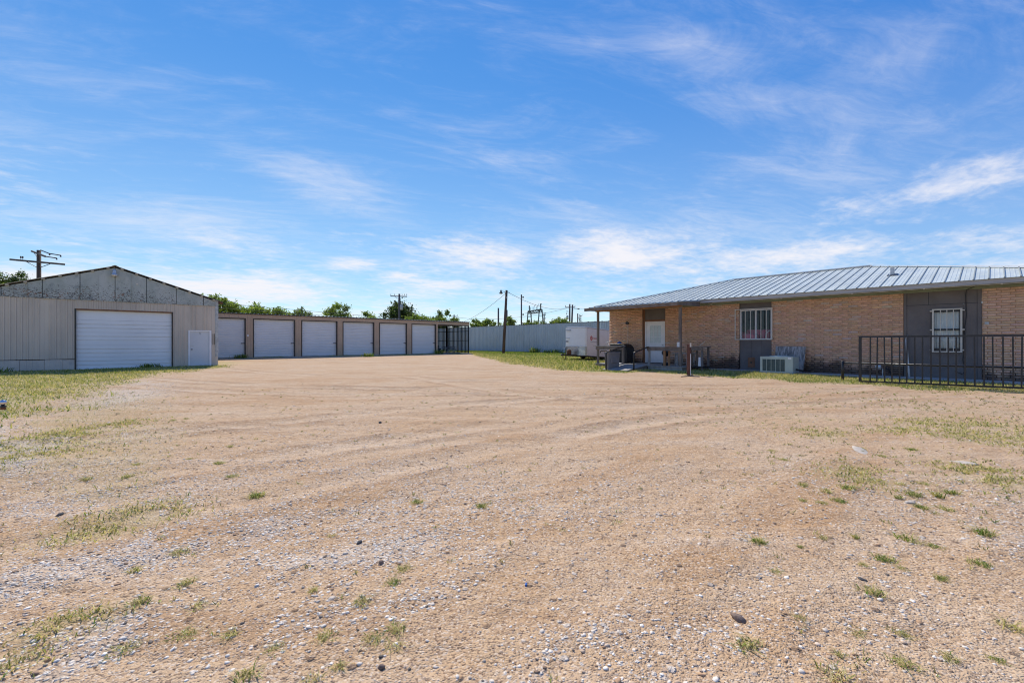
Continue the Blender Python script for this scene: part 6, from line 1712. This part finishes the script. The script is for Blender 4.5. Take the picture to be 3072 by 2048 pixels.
# ------------------------------------------------------------------ trees
def tree(label, x, y, ztop, rad, cols, n=3200, z0=None, dens=1.0, leaf=0.27, flat=0.62, clumps=38, seed=0, name='tree', cat='tree'):
    r = np.random.default_rng(seed + 100)
    t = thing(name, label, cat, (x, y, 0), 'trees behind the buildings')
    zc = ztop - rad * flat
    zlow = zc - rad * flat * 1.1
    fork = max(0.8, zlow * 0.55)
    m = MB()
    m.tube([(x, y, -0.3), (x + 0.1, y, fork * 0.6), (x + 0.05, y + 0.1, fork)], [0.20 + rad * 0.05, 0.15 + rad * 0.03, 0.12 + rad * 0.02], 8)
    # clump centres fill the crown; limbs reach for some of them
    C = []
    while len(C) < clumps:
        p = r.uniform(-1, 1, 3)
        q = np.linalg.norm(p)
        if q > 1 or (q < 0.35 and r.random() < 0.6): continue
        C.append((x + p[0] * rad * 0.9, y + p[1] * rad * 0.9, zc + p[2] * rad * flat * (0.95 if p[2] > 0 else 1.2)))
    for k in range(min(9, clumps)):
        c = C[k]
        mid = ((x + c[0]) / 2 + r.normal(0, 0.12), (y + c[1]) / 2 + r.normal(0, 0.12), (fork + c[2]) / 2 + 0.15)
        m.tube([(x + 0.05, y + 0.1, fork - 0.1), mid, c], [0.09, 0.055, 0.02], 5, False)
    m.build('trunk', M['bark'], t)
    C = np.array(C)
    size = rad * r.uniform(0.10, 0.30, clumps)
    w = size ** 1.6; w /= w.sum()
    ci = r.choice(clumps, int(n * dens * 1.9), p=w)
    k = len(ci)
    d = r.normal(0, 1, (k, 3)); d /= np.linalg.norm(d, axis=1)[:, None]
    far = np.where(r.random(k) < 0.16, 1.9, 1.0)
    P = C[ci] + d * (size[ci] * r.random(k) ** 0.5 * far)[:, None] * np.array([1.15, 1.15, 0.85])
    # ragged sprays: leaves strung along short twigs that stick out of the crown
    tw = r.random(k) < 0.22
    tdir = r.normal(0, 1, (clumps * 5, 3)); tdir[:, 2] = np.abs(tdir[:, 2]) + 0.2; tdir /= np.linalg.norm(tdir, axis=1)[:, None]
    pick = ci * 5 + r.integers(0, 5, k)
    P = np.where(tw[:, None], C[ci] + tdir[pick] * (size[ci] * (0.5 + 0.9 * r.random(k)))[:, None] + r.normal(0, 0.07, (k, 3)), P)
    # stray twigs at the rim
    a = r.normal(0, 1, (k, 3)); a /= np.linalg.norm(a, axis=1)[:, None]
    b_ = np.cross(a, r.normal(0, 1, (k, 3))); b_ /= np.linalg.norm(b_, axis=1)[:, None]
    L_ = leaf * (0.6 + 0.8 * r.random(k))[:, None]; W_ = L_ * 0.5
    V = np.stack([P - a * L_ / 2, P + b_ * W_ / 2, P + a * L_ / 2, P - b_ * W_ / 2], 1).reshape(-1, 3)
    F = np.arange(4 * k).reshape(-1, 4)
    cols = np.array(cols)
    ctone = (0.75 + 0.5 * r.random(clumps))[ci]
    col = cols[r.integers(0, len(cols), k)] * (ctone * (0.8 + 0.4 * r.random(k)))[:, None]
    link('crown', np_mesh('crown', V, F, M['leaf'], np.repeat(col, 4, 0), False, 4), t)
LIME = [(.21, .30, .05), (.27, .35, .06), (.16, .24, .04), (.30, .36, .09)]
MESQ = [(.16, .23, .06), (.20, .27, .07), (.13, .19, .05), (.24, .29, .10)]
DARK = [(.045, .075, .022), (.06, .095, .028), (.035, .06, .018), (.10, .13, .045)]
tree('dark leafed tree top showing over the left roof slope of the workshop', -9.6, 92.8, 11.1, 3.0, DARK + MESQ[:1], 3000, seed=1)
tree('tallest bright green tree, next to the workshop eave', 11.0, 70.4, 7.6, 2.7, LIME + MESQ, 5200, seed=2, dens=1.1, flat=0.8)
tree('bright lime tree, second from the workshop over the storage roof', 14.9, 72.0, 6.9, 2.8, LIME, 5200, seed=3, flat=0.75)
tree('mixed green tree, third from the workshop over the storage roof', 18.8, 72.0, 6.4, 2.4, LIME + MESQ, 4300, seed=4, flat=0.75)
tree('low feathery tree ending the bright clump by the workshop', 21.6, 71.0, 6.5, 1.9, MESQ + DARK[:1], 2200, seed=5, flat=0.9)
tree('rounded green tree left of the dark oak behind the storage row', 28.6, 75.0, 7.6, 2.5, MESQ + LIME[:1], 3600, seed=6)
tree('low spreading tree close left of the dark oak', 31.2, 69.5, 6.2, 2.4, LIME[:2] + MESQ, 3400, seed=7)
tree('big dark oak behind the pole with the transformer', 41.05, 77.6, 8.9, 3.7, DARK, 5200, seed=8, leaf=0.36, flat=0.7, clumps=40)
tree('low bright shrubby tree right of the dark oak', 37.3, 63.5, 5.75, 2.5, LIME + MESQ[:1], 3400, seed=9, flat=0.5)
tree('low green tree at the roof line before the thin sparse tree', 41.5, 65.0, 5.6, 2.3, LIME[:2] + MESQ, 2800, seed=10, flat=0.5)
tree('thin sparse tree with gaps behind the end of the storage row', 44.6, 67.6, 7.9, 1.6, MESQ + DARK[:2], 1300, seed=11, flat=1.25, clumps=16)
tree('small low tree at the far corner of the storage roof', 52.0, 74.4, 6.4, 1.6, MESQ, 1500, seed=12)
tree('small wispy tree just right of the storage row end', 49.2, 63.4, 5.6, 1.5, MESQ + LIME[:1], 1600, seed=13, clumps=18)
tree('small wispy tree showing left of the bare thin pole', 54.0, 65.8, 5.9, 1.5, MESQ + LIME[:1], 1700, seed=14, clumps=18)
tree('small wispy tree beside the leaning lamp pole', 57.0, 63.0, 6.2, 1.4, MESQ, 1300, seed=15, clumps=16)
tree('low hazy shrub line tree under the switchyard gantry', 86.0, 84.0, 7.3, 3.0, MESQ + DARK[:1], 1700, seed=16, flat=0.5)
tree('low sparse tree left of the switchyard gantry', 68.0, 76.0, 6.2, 2.2, MESQ, 900, seed=17, flat=0.5, clumps=16)
tree('small light green tree left of the paired poles', 67.6, 60.2, 6.4, 2.0, LIME[:2] + MESQ, 2300, seed=18)
tree('thin low bush behind the fence near the tall slim mast', 60.0, 61.0, 5.6, 1.4, MESQ, 700, seed=19, clumps=10, name='bush', cat='bush')

# tall weeds along the fence foot
WEEDS = [(37.3, 36.9, .8, 'upright weed clump at the fence foot right of the lamp pole'), (37.4, 33.6, .6, 'leafy weed clump at the fence foot in the middle of the lot'), (37.2, 31.2, .55, 'low weed clump at the fence foot near the trailer nose'), (37.4, 34.9, .5, 'small weed clump at the fence foot between two bigger ones')]
for x, y, h, lab in WEEDS:
    k = 130
    V, F, T_ = blades(x + rng.normal(0, 0.22, k), y + rng.normal(0, 0.3, k), h * (0.4 + 0.8 * rng.random(k)), np.full(k, 0.05), 0.6, grass_cols(k, 0.9))
    tag(link('weed_clump', np_mesh('weed_clump', V, F, M['blade'], T_)), lab, 'weed', 'weeds at the fence foot')
for x, y, h, lab in ((16.6, 36.9, 0.45, 'weed clump growing on the dirt before the fourth storage door'), (7.6, 39.6, 0.4, 'weed clump at the foot of the first storage pier'), (25.7, 39.55, 0.6, 'weed clump at the foot of the open bay'), (1.6, 31.2, 0.3, 'dark weed clump at the sill of the workshop door'), (-3.9, 30.6, 0.3, 'leafy green weeds at the left foot of the workshop')):
    k = 110
    V, F, T_ = blades(x + rng.normal(0, 0.25, k), y + rng.normal(0, 0.10, k), h * (0.4 + 0.8 * rng.random(k)), np.full(k, 0.04), 0.8, grass_cols(k, 0.92))
    tag(link('weed_clump', np_mesh('weed_clump', V, F, M['blade'], T_)), lab, 'weed', 'weeds along the buildings')

# ------------------------------------------------------------------ tow ball reaching in at the left edge
t = thing('tow_hitch', 'chrome tow ball on a black drawbar at the left picture edge', 'tow hitch', (-0.95, 7.1, 0))
bx, by = -0.825, 6.985
MB().lathe((bx, by, 0.72), [(0.014, 0.0), (0.016, 0.012), (0.024, 0.018), (0.029, 0.032), (0.027, 0.045), (0.018, 0.056), (0.006, 0.061)], 18).build('ball', M['chrome'], t, True)
ex, ey = -CA, SA
MB().prism([(bx + 0.038 * CA, by - 0.038 * SA, 0.705), (bx + 0.03 * SA, by + 0.03 * CA, 0.705), (bx + ex * 0.45 + 0.03 * SA, by + ey * 0.45 + 0.03 * CA, 0.705), (bx + ex * 0.45 - 0.03 * SA, by + ey * 0.45 - 0.03 * CA, 0.705), (bx - 0.03 * SA, by - 0.03 * CA, 0.705)], (0, 0, 0.015)).build('drawbar', M['black'], t)
MB().lathe((bx, by, 0.677), [(0.016, 0), (0.021, 0.004), (0.021, 0.022), (0.012, 0.027)], 6).build('nut', M['rust'], t)
MB().box(bx + ex * 0.5 - 0.04, bx + ex * 0.5 + 0.04, by + ey * 0.5 - 0.04, by + ey * 0.5 + 0.04, -0.02, 0.72).build('stand', M['black'], t)
